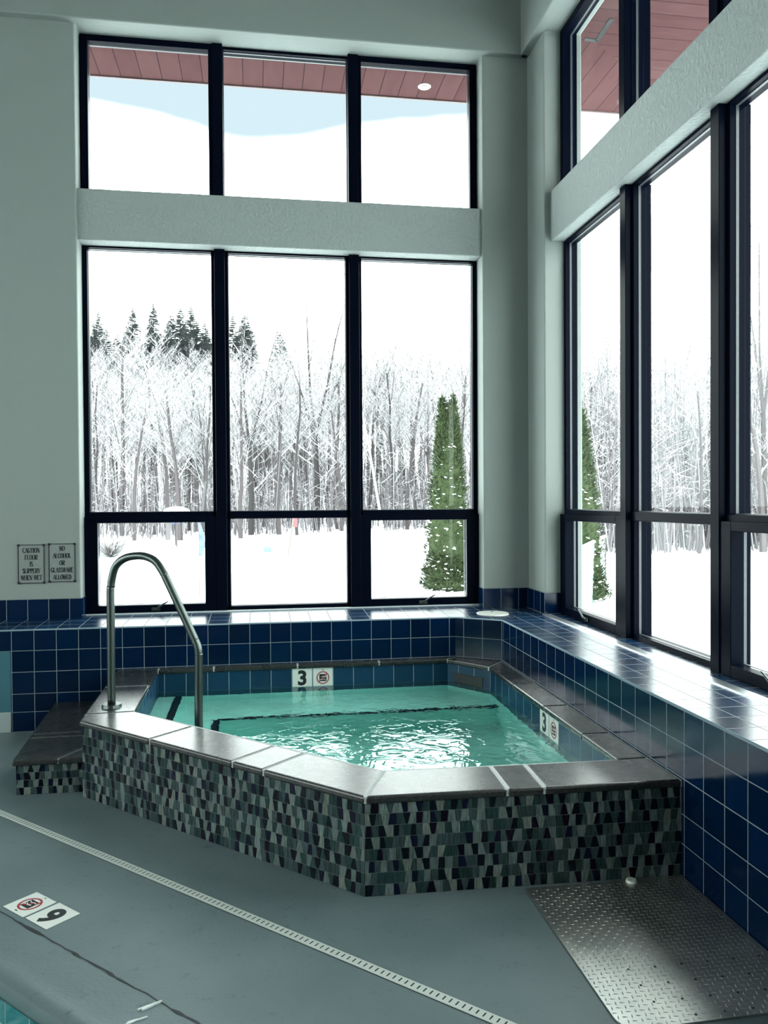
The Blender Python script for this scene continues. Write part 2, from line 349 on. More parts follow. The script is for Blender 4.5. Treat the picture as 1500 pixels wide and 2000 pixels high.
# ------------------------------------------------------------------ room shell
T = 0.1555
XW0, YB, XR, Y0T, ZB = -1.7846, 6.180, 1.8437, 2.8131, .7464
YW, XW = 6.606, 2.28
def wall_grid(name, us, zs, holes, d0, d1, axis, mat, **kw):
    """solid wall slab with rectangular holes; us/zs are break lines, holes a set of (i, j) cells"""
    mb = MB()
    def P(u, d, z): return (u, d, z) if axis == 'Y' else (d, u, z)
    nu, nz = len(us)-1, len(zs)-1
    solid = lambda i, j: 0 <= i < nu and 0 <= j < nz and (i, j) not in holes
    for i in range(nu):
        for j in range(nz):
            if not solid(i, j): continue
            u0, u1, z0, z1 = us[i], us[i+1], zs[j], zs[j+1]
            mb.face([P(u0, d0, z0), P(u1, d0, z0), P(u1, d0, z1), P(u0, d0, z1)]); mb.face([P(u0, d1, z0), P(u0, d1, z1), P(u1, d1, z1), P(u1, d1, z0)])
            if not solid(i-1, j): mb.face([P(u0, d0, z0), P(u0, d0, z1), P(u0, d1, z1), P(u0, d1, z0)])
            if not solid(i+1, j): mb.face([P(u1, d0, z0), P(u1, d1, z0), P(u1, d1, z1), P(u1, d0, z1)])
            if not solid(i, j-1): mb.face([P(u0, d0, z0), P(u0, d1, z0), P(u1, d1, z0), P(u1, d0, z0)])
            if not solid(i, j+1): mb.face([P(u0, d0, z1), P(u1, d0, z1), P(u1, d1, z1), P(u0, d1, z1)])
    o = mb.build(name, mat, kind='structure', **kw); weld(o)
    b = o.modifiers.new('bevel', 'BEVEL'); b.width = .012; b.segments = 3; b.limit_method = 'ANGLE'; b.angle_limit = .6
    return o
ZT, ZH, ZB0, ZB1 = 6.7, 5.41, 3.738, 4.14
XL, YR = -7.4, -4.0
wall_grid('wall_back', [XL, -1.388, 1.887, 2.60], [0, .70, ZH, ZT], {(1, 1)}, YW, 6.95, 'Y', M['plaster'])
wall_grid('wall_right', [YR, -1.2, 2.13, 2.87, 6.20, YW], [0, .70, ZH, ZT], {(1, 1), (3, 1)}, XW, 2.60, 'X', M['plaster'])
wall_grid('wall_left', [YR, -3.4, 1.0, 1.5, 5.9, YW], [0, .8, 4.2, ZT], {(1, 1), (3, 1)}, XL-.3, XL, 'X', M['plaster'])  # openings out of view, sized to let fill light in from the left
wall_grid('wall_rear', [XL-.3, 2.60], [0, ZT], set(), YR-.3, YR, 'Y', M['plaster'])
mb = MB().box(XL-.3, 2.6, YR-.3, 6.95, ZT, ZT+.2)
mb.build('ceiling', M['ceiling'], kind='structure')
MB().box(-1.40, 1.90, 6.640, 6.90, ZB0, ZB1).build('trim_1', M['plaster_lit'], kind='structure', bevel=.010, seg=3)
MB().box(2.335, 2.56, 2.86, 6.21, ZB0+.004, ZB1+.002).build('trim_2', M['plaster_lit'], kind='structure', bevel=.010, seg=3)
MB().box(2.335, 2.56, -1.21, 2.14, ZB0+.004, ZB1+.002).build('trim_3', M['plaster_lit'], kind='structure', bevel=.010, seg=3)
MB().box(XL, 2.28, 6.535, 6.62, 5.405, ZT).build('trim_4', M['plaster'], kind='structure', bevel=.012, seg=3)
MB().box(2.205, 2.30, YR, 6.60, 5.405, ZT).build('trim_5', M['plaster'], kind='structure', bevel=.012, seg=3)

# ------------------------------------------------------------------ floor with openings for the pool and the spa basin
SPA = [(-.75, 6.135), (-.75, 4.945), (.555, 3.655), (1.70, 3.61), (1.70, 5.79), (1.455, 6.135)]     # inside of the basin
POOL = [(-3.3, 5.36), (.2, 1.86), (-1.25, .41), (-4.75, 3.91)]
outer = [(XL, YR), (XW+.1, YR), (XW+.1, YW+.05), (XL, YW+.05)]
polys = [[Vector((*p, 0)) for p in outer], [Vector((*p, 0)) for p in SPA[::-1]], [Vector((*p, 0)) for p in POOL]]
flat = [p for q in polys for p in q]
mb = MB()
for t in tessellate_polygon(polys):
    q = [flat[k] for k in t]
    if (q[1]-q[0]).cross(q[2]-q[0]).z < 0: q = q[::-1]
    mb.face(q)
weld(mb.build('floor', M['floor'], kind='structure'))

# pool: coping with a rounded lip, tiled wall, bottom, water
pool = empty('swimming_pool', (-2.3, 2.9, -.1), label='corner of the large indoor pool at the bottom left of the grey deck', cat='swimming pool')
def offset_poly(poly, d):
    n = len(poly); out = []
    A = sum(poly[k][0]*poly[(k+1) % n][1]-poly[(k+1) % n][0]*poly[k][1] for k in range(n)); sg = 1 if A > 0 else -1
    for k in range(n):
        p0, p1, p2 = Vector(poly[k-1]), Vector(poly[k]), Vector(poly[(k+1) % n])
        a = (p1-p0).normalized(); b = (p2-p1).normalized()
        na = Vector((a.y, -a.x))*sg; nb = Vector((b.y, -b.x))*sg; m = (na+nb); m = m/m.dot(na)
        out.append(tuple(p1+m*d))
    return out
ring = [(.236, .0015), (.10, .006), (.05, .017), (.025, .022), (.008, .020), (-.006, .010), (-.012, -.008), (-.013, -.04), (-.010, -.055), (0, -.061), (.03, -.063)]
mb = MB(); rp = [(offset_poly(POOL, d), z) for d, z in ring]
for (pa, za), (pb, zb) in zip(rp, rp[1:]):
    for k in range(4):
        l = (k+1) % 4; mb.face([(*pa[k], za), (*pb[k], zb), (*pb[l], zb), (*pa[l], za)])
o = weld(mb.build('pool_coping', M['floor'], pool, smooth=True))
mb = MB()
for k in range(4):
    a, b = Vector(POOL[k]), Vector(POOL[(k+1) % 4]); L = (b-a).length
    mb.face([(*a, 0.0), (*b, 0.0), (*b, -1.7), (*a, -1.7)], [(0, 0), (L/.155, 0), (L/.155, -11), (0, -11)])
mb.build('pool_wall', M['tile_pool'], pool)
MB().prism(POOL, -1.75, -1.7).build('pool_bottom', M['basin'], pool)
mb = MB(); mb.face([(*p, -.16) for p in POOL]); wp = mb.build('pool_water', M['water2'], pool)
if wp.data.polygons[0].normal.z < 0: wp.data.flip_normals()

# joint cut in the deck, runs parallel to the pool edge
mb = MB(); d45 = Vector((1, -1, 0)).normalized(); n45 = Vector((1, 1, 0)).normalized(); z3 = Vector((0, 0, 1))
s_ = -3.2; c0 = Vector((-1.061, 3.472, 0)); k = 0; pts = []
while s_ < 2.4:
    pts.append((c0+d45*s_+n45*R.uniform(-.003, .003), R.uniform(.0015, .005) if R.random() > .1 else .008)); s_ += R.uniform(.02, .06)
for (a, wa), (b, wb) in zip(pts, pts[1:]):
    mb.face([a-n45*wa+z3*.0012, b-n45*wb+z3*.0012, b+n45*wb+z3*.0012, a+n45*wa+z3*.0012])
mb.build('expansion_joint', M['dark'], label='ragged black joint running diagonally across the grey deck beside the pool', cat='floor joint')

# slot drain
p0 = Vector((-1.395, 4.582, 0)); dr = empty('slot_drain', (p0.x, p0.y, 0), label='long white slotted drain running diagonally across the grey deck', cat='drain')
dd = (Vector((.761, 2.453, 0))-p0).normalized(); dn = Vector((-dd.y, dd.x, 0))
A = p0-dd*1.4; L = 5.2
mb = MB(); hw = .0215
def dq(a0, a1, b0, b1, z): mb.face([A+dd*a0+dn*b0+z3*z, A+dd*a1+dn*b0+z3*z, A+dd*a1+dn*b1+z3*z, A+dd*a0+dn*b1+z3*z])
step = .0255; n = int(L/step)
for k in range(n):
    a = k*step; sl = .0055
    dq(a, a+step-sl, -hw, hw, .003)
    dq(a+step-sl, a+step, -hw, -hw+.011, .003); dq(a+step-sl, a+step, hw-.009, hw, .003)
for sg in (-1, 1):
    q = [A+dn*hw*sg, A+dd*n*step+dn*hw*sg]; mb.face([q[0]+z3*.0005, q[1]+z3*.0005, q[1]+z3*.003, q[0]+z3*.003])
weld(mb.build('drain_cover', simple('drain_plastic', (0.432, 0.4752, 0.4464), .4), dr))
mb = MB(); mb.face([A-dn*(hw+.004)+z3*.0008, A+dd*n*step-dn*(hw+.004)+z3*.0008, A+dd*n*step+dn*(hw+.004)+z3*.0008, A+dn*(hw+.004)+z3*.0008])
mb.build('drain_channel', M['dark'], dr)

def deck_patch(px, py, a, b, ang, label, seed):  # thin irregular white patch laid flat on the deck
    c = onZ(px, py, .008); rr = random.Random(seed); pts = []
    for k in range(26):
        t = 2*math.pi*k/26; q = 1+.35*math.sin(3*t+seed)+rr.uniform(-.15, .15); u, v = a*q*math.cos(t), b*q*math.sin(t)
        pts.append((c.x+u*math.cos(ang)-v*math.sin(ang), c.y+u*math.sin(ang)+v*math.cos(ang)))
    MB().prism(pts, .0015, .0080).build('white_patch', M['base2'], label=label, cat='paint patch')
deck_patch(290, 1964, .034, .006, .5, 'thin white patch on the deck close to the black joint', 1)
deck_patch(262, 1993, .030, .005, .4, 'small white patch at the bottom edge, between pool and joint', 2)
deck_patch(160, 1968, .014, .003, .5, 'tiny white patch on the pool side of the deck', 3)
# ------------------------------------------------------------------ depth markers
def place_mesh(me, name, mat, parent, origin, right, up, **kw):
    nrm = right.cross(up).normalized()
    m = Matrix(((right.x, up.x, nrm.x, origin[0]), (right.y, up.y, nrm.y, origin[1]), (right.z, up.z, nrm.z, origin[2]), (0, 0, 0, 1)))
    me.transform(m); me.materials.clear(); me.materials.append(mat)
    o = bpy.data.objects.new(name, me); COL.objects.link(o)
    if parent: o.parent = parent; o.matrix_parent_inverse = parent_mw(parent).inverted()
    return tag(o, **kw)
def ringmesh(r0, r1, n=40, h=.0008):
    mb = MB()
    for k in range(n):
        a, b = 2*math.pi*k/n, 2*math.pi*(k+1)/n
        q = [(r0*math.cos(a), r0*math.sin(a)), (r1*math.cos(a), r1*math.sin(a)), (r1*math.cos(b), r1*math.sin(b)), (r0*math.cos(b), r0*math.sin(b))]
        mb.prism(q, 0, h)
    return mb.mesh('ring')
def marker(name, c, right, up, kind, digit=None, parent=None, **kw):
    """ceramic depth marker; c = centre on the surface"""
    c = Vector(c); nrm = right.cross(up).normalized(); h = .0745
    mb = MB(); mb.obox(c+nrm*.0008, right, up, nrm, h, h, .0008)
    if parent is None:
        t = empty(name, c, **kw); mb.build('tile', M['marker'], t)
        par = t
    else:
        t = mb.build(name, M['marker'], parent, **kw); par = t
    o = c+nrm*.0017
    if kind == 'digit':
        place_mesh(text_mesh(digit, .150, .001, .0055), 'digit', M['ink'], par, o-up*.002+nrm*.0004, right, up)
    else:
        place_mesh(ringmesh(.041, .049), 'prohibition_ring', M['red'], par, o, right, up)
        mb = MB(); mb.box(-.027, .027, -.027, .027, 0, .0006); place_mesh(mb.mesh('sq'), 'diver_panel', M['ink'], par, o, right, up)
        mb = MB(); mb.tube([(-.024, -.012, .0007), (-.008, -.016, .0007), (.006, -.010, .0007), (.020, -.016, .0007)], .0022, 6); mb.tube([(-.014, .004, .0007), (.004, .010, .0007), (.016, .002, .0007)], .0028, 6); mb.disc((.020, .010, 0), .0045, .001, 12)
        place_mesh(mb.mesh('dv'), 'diver', M['marker'], par, o, right, up)
        mb = MB(); q = Vector((1, 1, 0)).normalized(); mb.obox((0, 0, .0012), q, Vector((-q.y, q.x, 0)), Vector((0, 0, 1)), .042, .0035, .0004)
        place_mesh(mb.mesh('bar'), 'prohibition_bar', M['red'], par, o, right, up)
        for q in ((-.008, .008, .058, .063), (-.013, -.001, -.066, -.062)):
            mb = MB(); mb.box(*q, 0, .0005); place_mesh(mb.mesh('cap'), 'caption', M['ink'], par, o, right, up)
    return t
rgt, upp = Vector((-1, 1, 0)).normalized(), Vector((-1, -1, 0)).normalized()
marker('depth_marker', (-.954, 3.509, .001), rgt, upp, 'sign', label='white no diving tile with a red ring, set in the deck beside the numeral tile', cat='depth marker')
marker('depth_marker', (-.836, 3.396, .001), rgt, upp, 'digit', '6', label='white tile with a dark numeral 6 set in the deck by the pool edge', cat='depth marker')

# ------------------------------------------------------------------ tiled ledge under the windows
ledge = empty('tiled_ledge', (0, 6.3, 0), label='blue tiled ledge running under the back and right windows', cat='ledge')
path = [(XL, YB), (1.529, YB), (XR, 5.960), (XR, YR)]
zr = [ZB, ZB-T, ZB-2*T, ZB-3.03*T, ZB-3.88*T, 0.0]
mb = MB()
def face_strip(a, b, ua, ub, rows, top=0):
    for r in range(rows):
        z1, z0 = zr[r]-(.008 if r == 0 else 0), zr[r+1]
        mb.face([(*a, z0), (*b, z0), (*b, z1), (*a, z1)], [(ua, -r-1), (ub, -r-1), (ub, -r), (ua, -r)])
xl = XW0-.006
face_strip((XL, YB), (xl, YB), (XL-XW0)/T, (xl-XW0)/T, 1)
face_strip((xl, YB), (1.529, YB), (xl-XW0)/T, (1.529-XW0)/T, 5)
dg = math.hypot(XR-1.529, YB-5.960)
face_strip((1.529, YB), (XR, 5.960), 30.55, 30.55+dg/T, 5)
face_strip((XR, 5.960), (XR, YR), 60-(5.960-Y0T)/T, 60-(YR-Y0T)/T, 5)
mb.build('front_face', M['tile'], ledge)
# rounded front edge
mb = MB(); prof = [(0, ZB-.008), (.0010, ZB-.0045), (.0035, ZB-.0012), (.008, ZB)]
def inset(path, d):
    out = []
    for k, p in enumerate(path):
        p = Vector(p)
        ns = []
        if k > 0: a = (p-Vector(path[k-1])).normalized(); ns.append(Vector((-a.y, a.x)))
        if k < len(path)-1: b = (Vector(path[k+1])-p).normalized(); ns.append(Vector((-b.y, b.x)))
        if len(ns) == 1: m = ns[0]
        else: m = ns[0]+ns[1]; m = m/m.dot(ns[0])
        out.append(tuple(p+m*d))
    return out
rows = [inset(path, d) for d, z in prof]
us = [(XL-XW0)/T, 21.33, 21.33+dg/T, 24+10]
for r in range(3):
    for k in range(3):
        mb.face([(*rows[r][k], prof[r][1]), (*rows[r][k+1], prof[r][1]), (*rows[r+1][k+1], prof[r+1][1]), (*rows[r+1][k], prof[r+1][1])],
                [(.5, .5)]*4)
weld(mb.build('edge_trim', simple('edge_trim_tile', (0.1584, 0.2304, 0.2736), .15), ledge, smooth=True))
# top: back run, corner and right run
mb = MB(); e = rows[3]
def topf(pts, fn, sl=lambda x, y: 0): mb.face([(x, y, ZB+sl(x, y)) for x, y in pts], [fn(x, y) for x, y in pts])
fall = lambda x, y: max(0, y-6.19)*.030 if x < 2 else 0      # the tiles are laid to fall towards the room
fb = lambda x, y: ((x-XW0)/T, (y-YB)/T+.03)
fr = lambda x, y: ((x-XR)/T+.03, (y-Y0T)/T)
topf([e[0], e[1], (1.62, 6.80), (XL, 6.80)], fb, fall)
topf([e[1], e[2], (1.62, 6.80)], fb, fall); topf([e[2], (2.53, 6.80), (1.62, 6.80)], fb, fall)
topf([e[2], e[3], (2.53, YR), (2.53, 6.80)], fr)
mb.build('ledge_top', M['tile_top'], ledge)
# bright sloped sill strip under the back window
MB().box(-1.380, 1.880, 6.722, 6.751, ZB, ZB+.025).build('sill_strip', simple('sill_strip_white', (0.4464, 0.504, 0.5184), .25), ledge, bevel=.004)
# teal panel and baseboard on the left
MB().box(XL, xl, YB+.002, YB+.03, .146, zr[1]).build('painted_panel', M['teal'], ledge)
MB().box(XL, xl-.002, YB-.012, YB+.02, 0, .146).build('baseboard_back', M['base'], kind='structure', bevel=.003)
# upstand tile row on the walls above the ledge
zu = .918
mb = MB()
def up(a, b, ua, L=None):
    d = math.hypot(b[0]-a[0], b[1]-a[1]); mb.face([(*a, ZB), (*b, ZB), (*b, zu), (*a, zu)], [(ua, 0), (ua+d/T, 0), (ua+d/T, 1), (ua, 1)])
yw = YW-.010
def upbox(a, b, ua, nx, ny, th=.009):
    up(a, b, ua)
    a2, b2 = (a[0]+nx*th, a[1]+ny*th), (b[0]+nx*th, b[1]+ny*th)
    mb.face([(*a, zu), (*b, zu), (*b2, zu), (*a2, zu)])
upbox((XL, yw), (-1.379, yw), (XL+1.937)/T, 0, 1)
upbox((-1.379, yw), (-1.379, 6.76), .5, -1, 0)
mb.build('tile_upstand', M['tile'], ledge); mb = MB()
upbox((1.877, 6.76), (1.877, yw), 0, 1, 0)
upbox((1.877, yw), (XW-.010, yw), 0, 0, 1)
upbox((XW-.010, yw), (XW-.010, 6.19), 0, 1, 0)
upbox((XW-.010, 6.19), (2.43, 6.19), 0, 0, 1)
mb.build('tile_upstand', M['tile'], ledge)
# aluminium track let into the right hand top
mb = MB(); mb.box(2.245, 2.283, YR, 6.175, ZB, ZB+.006); mb.box(2.290, 2.312, YR, 6.175, ZB, ZB+.004)
mb.build('sill_track', M['alu'], ledge)
MB().box(2.283, 2.290, YR, 6.175, ZB, ZB+.0012).build('track_groove', M['dark'], ledge)
# round skimmer lid on the ledge corner
lid = empty('skimmer_lid', (1.861, 6.272, ZB), label='round white skimmer lid on the blue ledge corner', cat='lid')
MB().disc((1.861, 6.272, ZB), .133, .011, 48, .128).build('lid_disc', M['white'], lid, bevel=.002)
MB().disc((1.872, 6.330, ZB+.011), .014, .0008, 20).build('finger_hole', M['dark'], lid)

# ------------------------------------------------------------------ windows
def window(name, U0, U1, Z0, Z1, m1, m2, tf, lower, sash_l=True, sash_r=True, handles=(), mw=.068):
    """tf(u, d, z) -> world; d is depth outwards from the frame's inner face"""
    root = empty(name, tf((U0+U1)/2, .04, Z0), kind='structure')
    def bx(mb, u0, u1, d0, d1, z0, z1):
        c = [tf(u, d, z) for u in (u0, u1) for d in (d0, d1) for z in (z0, z1)]
        xs, ys, zs = zip(*c); mb.box(min(xs), max(xs), min(ys), max(ys), min(zs), max(zs))
    def ringb(mb, u0, u1, z0, z1, wl, wr, wb, wt, d0, d1):
        bx(mb, u0, u0+wl, d0, d1, z0, z1); bx(mb, u1-wr, u1, d0, d1, z0, z1)
        bx(mb, u0+wl, u1-wr, d0, d1, z0, z0+wb); bx(mb, u0+wl, u1-wr, d0, d1, z1-wt, z1)
    mb = MB(); ringb(mb, U0, U1, Z0, Z1, .042, .042, .032, .026, 0, .10); mb.build('frame', M['frame'], root, bevel=.002)
    for m in (m1, m2):
        mb = MB(); bx(mb, m-.042, m+.042, -.045, .14, Z0, Z1); bx(mb, m-mw, m+mw, .0, .09, Z0, Z1); mb.build('mullion', M['frame'], root, bevel=.003)
    bays = [(U0+.042, m1-mw), (m1+mw, m2-mw), (m2+mw, U1-.042)]
    def pane(u0, u1, z0, z1, d=.045, par=None):
        mb = MB(); bx(mb, u0-.008, u1+.008, d, d+.004, z0-.008, z1+.008); mb.build('pane', M['glass'], par or root)
    def bead(u0, u1, z0, z1, par):
        mb = MB(); ringb(mb, u0, u1, z0, z1, .004, .004, .004, .004, .034, .050); mb.build('glazing_bead', simple_bead, par)
    for b, (u0, u1) in enumerate(bays):
        sash = (b == 0 and sash_l) or (b == 2 and sash_r)
        if lower:
            zt0, zt1 = 1.528, 1.588
            mb = MB(); bx(mb, u0-.004, u1+.004, -.012, .10, zt0, zt1); mb.build('transom', M['frame'], root, bevel=.003)
            pane(u0, u1, zt1, Z1-.026); bead(u0, u1, zt1, Z1-.026, root)
            if sash:
                mb = MB(); ringb(mb, u0-.035, u1+.035, Z0+.002, 1.552, .068+.03, .075+.03, .062, .050, -.038, .028)
                s = mb.build('sash', M['frame'], root, bevel=.003)
                pane(u0+.06, u1-.065, Z0+.064, 1.502, par=s); bead(u0+.063, u1-.070, Z0+.064, 1.502, s)
                uc = (u0+u1)/2+.04
                mb = MB(); mb.tube([tf(uc-.02, -.045, Z0+.030), tf(uc+.0, -.062, Z0+.042), tf(uc+.03, -.064, Z0+.062), tf(uc+.085, -.066, Z0+.095)], [.008, .009, .007, .005], 8)
                bx(mb, uc-.05, uc+.02, -.046, -.036, Z0+.018, Z0+.045); mb.build('handle', M['steel'], s, label='grey crank handle')
            else:
                pane(u0, u1, Z0+.030, zt0); bead(u0, u1, Z0+.030, zt0, root)
        else:
            if sash:
                mb = MB(); ringb(mb, u0-.03, u1+.03, Z0+.002, Z1-.004, .055, .055, .058, .050, -.030, .028)
                s = mb.build('sash', M['frame'], root, bevel=.003)
                pane(u0+.026, u1-.026, Z0+.06, Z1-.054, par=s); bead(u0+.026, u1-.026, Z0+.06, Z1-.054, s)
                mb = MB()
                for q in (.14, .86):
                    uu = u0+(u1-u0)*q; bx(mb, uu-.045, uu+.045, -.042, -.028, Z0+.040, Z0+.068)
                mb.build('latch', M['frame'], s)
            else:
                pane(u0, u1, Z0+.03, Z1-.026); bead(u0, u1, Z0+.03, Z1-.026, root)
    return root
simple_bead = simple('glazing_bead_grey', (.045, .055, .065), .4)
tb = lambda u, d, z: (u, 6.79+d, z)
tr = lambda u, d, z: (2.445+d, u, z)
tl = lambda u, d, z: (XL-.10-d, u, z)
window('window_1', -1.390, 1.889, .766, ZB0+.012, -.301, .811, tb, True)
window('window_2', -1.390, 1.889, ZB1-.03, ZH+.005, -.305, .811, tb, False, mw=.046)
window('window_3', 2.865, 6.205, .745, ZB0+.012, 3.960, 5.050, tr, True)
window('window_4', 2.865, 6.205, ZB1-.03, ZH+.005, 3.975, 5.060, tr, False, mw=.046)
window('window_5', -1.205, 2.135, .745, ZB0+.012, -.09, 1.02, tr, True)
window('window_6', -1.205, 2.135, ZB1-.03, ZH+.005, -.09, 1.02, tr, False, mw=.046)
window('fill_window_7', 1.495, 5.905, .795, 4.205, 2.95, 4.45, tl, False)  # unseen left-wall windows, added as a light source for the hall
window('fill_window_8', -3.405, 1.005, .795, 4.205, -1.95, -.45, tl, False)

# ------------------------------------------------------------------ wall signs, lettering drawn stroke by stroke with serifs
G = {
 'A': [(0, 0, .5, 1, .07), (.5, 1, 1, 0, .16), (.22, .38, .78, .38, .06)], 'L': [(.15, 0, .15, 1, .16), (.15, 0, .95, 0, .07), (.95, 0, .95, .22, .06)],
 'C': 'C', 'O': 'O', 'G': 'G', 'D': 'D', 'R': 'R', 'P': 'P', 'S': 'S', 'U': 'U',
 'I': [(.5, 0, .5, 1, .18)], 'N': [(.12, 0, .12, 1, .07), (.12, 1, .88, 0, .17), (.88, 0, .88, 1, .07)], 'T': [(.5, 0, .5, 1, .17), (0, 1, 1, 1, .08), (0, 1, 0, .8, .05), (1, 1, 1, .8, .05)],
 'F': [(.15, 0, .15, 1, .17), (.15, 1, .9, 1, .07), (.15, .52, .7, .52, .06), (.9, 1, .9, .8, .05)], 'E': [(.15, 0, .15, 1, .17), (.15, 1, .9, 1, .07), (.15, .52, .7, .52, .06), (.15, 0, .95, 0, .07), (.9, 1, .9, .8, .05), (.95, 0, .95, .2, .05)],
 'H': [(.12, 0, .12, 1, .16), (.88, 0, .88, 1, .16), (.12, .52, .88, .52, .06)], 'W': [(0, 1, .28, 0, .15), (.28, 0, .5, 1, .06), (.5, 1, .76, 0, .15), (.76, 0, 1, 1, .06)],
 'Y': [(0, 1, .5, .5, .15), (1, 1, .5, .5, .06), (.5, 0, .5, .5, .16)]}
SER = {'A': [0, 1], 'L': [.15], 'I': [.5], 'N': [.12], 'T': [.5], 'F': [.15], 'E': [.15], 'H': [.12, .88], 'Y': [.5], 'P': [.15], 'R': [.15, .9], 'D': [.15]}
SERT = {'L': [.15], 'I': [.5], 'N': [.12, .88], 'F': [.15], 'E': [.15], 'H': [.12, .88], 'W': [0, .5, 1], 'Y': [0, 1], 'P': [.15], 'R': [.15], 'D': [.15], 'U': [.12, .88]}
def arc(cx, cy, rx, ry, a0, a1, n=10):
    out = []; P = [(cx+rx*math.cos(math.radians(a0+(a1-a0)*k/n)), cy+ry*math.sin(math.radians(a0+(a1-a0)*k/n))) for k in range(n+1)]
    for (x0, y0), (x1, y1) in zip(P, P[1:]):
        w = .06+.12*abs(y1-y0)/max(1e-6, math.hypot(x1-x0, y1-y0)); out.append((x0, y0, x1, y1, w))
    return out
G['O'] = arc(.5, .5, .45, .5, 0, 360, 20); G['C'] = arc(.55, .5, .5, .5, 45, 315, 16)+[(.92, .8, .92, 1, .05), (.92, .2, .92, .0, .05)]
G['G'] = arc(.52, .5, .48, .5, 45, 330, 16)+[(.9, .05, .9, .42, .15), (.65, .42, 1, .42, .06), (.88, .8, .88, 1, .05)]
G['D'] = [(.15, 0, .15, 1, .16), (.15, 1, .45, 1, .07), (.15, 0, .45, 0, .07)]+arc(.45, .5, .48, .5, -90, 90, 12)
G['P'] = [(.15, 0, .15, 1, .16), (.15, 1, .55, 1, .07), (.15, .48, .55, .48, .06)]+arc(.55, .74, .33, .26, -90, 90, 10)
G['R'] = G['P']+[(.5, .48, .9, 0, .16)]
G['S'] = arc(.5, .75, .36, .25, 30, 250, 10)+arc(.5, .26, .38, .26, 70, -150, 10)+[(.82, .78, .82, 1, .05), (.14, .0, .14, .22, .05)]
G['U'] = [(.12, 1, .12, .35, .16), (.88, 1, .88, .35, .07)]+arc(.5, .35, .38, .35, 180, 360, 10)
WID = {'I': .38, 'W': 1.25, 'O': 1.0, 'N': 1.0, 'L': .8, 'E': .8, 'F': .78, 'S': .7, 'T': .85, 'H': 1.0, 'P': .78}
def lettering(lines, h, gap, squeeze):
    mb = MB(); total = len(lines)*h+(len(lines)-1)*gap; y = total/2-h
    def stroke(x0, y0, x1, y1, w):
        d = Vector((x1-x0, y1-y0, 0)); L = d.length; d.normalize(); c = Vector(((x0+x1)/2, (y0+y1)/2, .0005))
        mb.obox(c, d, Vector((-d.y, d.x, 0)), z3, L/2+w*.12, w/2, .0005)
    for ln in lines:
        ws = [.45*squeeze*h if c == ' ' else WID.get(c, .9)*squeeze*h for c in ln]; tot = sum(ws)+(len(ln)-1)*.16*h*squeeze; x = -tot/2
        for c, w in zip(ln, ws):
            if c != ' ':
                for (a, b, c2, d, t) in G[c]: stroke(x+a*w, y+b*h, x+c2*w, y+d*h, t*h*.95)
                for s_ in SER.get(c, []): stroke(x+s_*w-.13*h, y+.02*h, x+s_*w+.13*h, y+.02*h, .05*h)
                for s_ in SERT.get(c, []): stroke(x+s_*w-.13*h, y+.98*h, x+s_*w+.13*h, y+.98*h, .05*h)
            x += w+.16*h*squeeze
        y -= h+gap
    return mb
def wall_sign(x0, x1, z0, z1, lines, h, gap, sq, label):
    cx, cz = (x0+x1)/2, (z0+z1)/2; yy = YW-.006
    t = empty('wall_sign', (cx, YW-.003, cz), label=label, cat='sign')
    MB().box(x0, x1, yy, YW, z0, z1).build('plate', M['signplate'], t, bevel=.0015)
    mb = MB(); w = .006; y0, y1 = yy-.0015, yy+.001
    mb.box(x0, x1, y0, y1, z0, z0+w); mb.box(x0, x1, y0, y1, z1-w, z1); mb.box(x0, x0+w, y0, y1, z0, z1); mb.box(x1-w, x1, y0, y1, z0, z1)
    for a in (x0+.005, x1-.005):
        for b in (z0+.005, z1-.005): mb.box(a-.009, a+.009, y0-.001, y1, b-.009, b+.009)
    mb.build('border', M['ink'], t)
    place_mesh(lettering(lines, h, gap, sq).mesh('l'), 'lettering', M['ink'], t, (cx, yy-.0002, cz), Vector((1, 0, 0)), Vector((0, 0, 1)))
wall_sign(-1.850, -1.654, 1.041, 1.344, ['CAUTION', 'FLOOR', 'IS', 'SLIPPERY', 'WHEN WET'], .036, .017, .50, 'framed wall sign that reads CAUTION FLOOR IS SLIPPERY WHEN WET')
wall_sign(-1.623, -1.424, 1.048, 1.349, ['NO', 'ALCOHOL', 'OR', 'GLASSWARE', 'ALLOWED'], .036, .020, .50, 'framed wall sign that reads NO ALCOHOL OR GLASSWARE ALLOWED')
p = onY(113, 1008, YW)
mb = MB(); mb.tube([(p.x, YW+.001, p.z), (p.x, YW-.004, p.z)], .016, 20); mb.build('wall_plug', M['plaster'], label='small round painted-over plug on the wall above the two signs', cat='plug')

# ------------------------------------------------------------------ the raised spa
spa = empty('hot_tub', (.4, 4.6, 0), label='raised hot tub with mosaic sides, slate coping and turquoise water', cat='hot tub')
ZC = .430
OUT = [(-1.022, 4.770), (.429, 3.325), (1.8437, 3.288)]
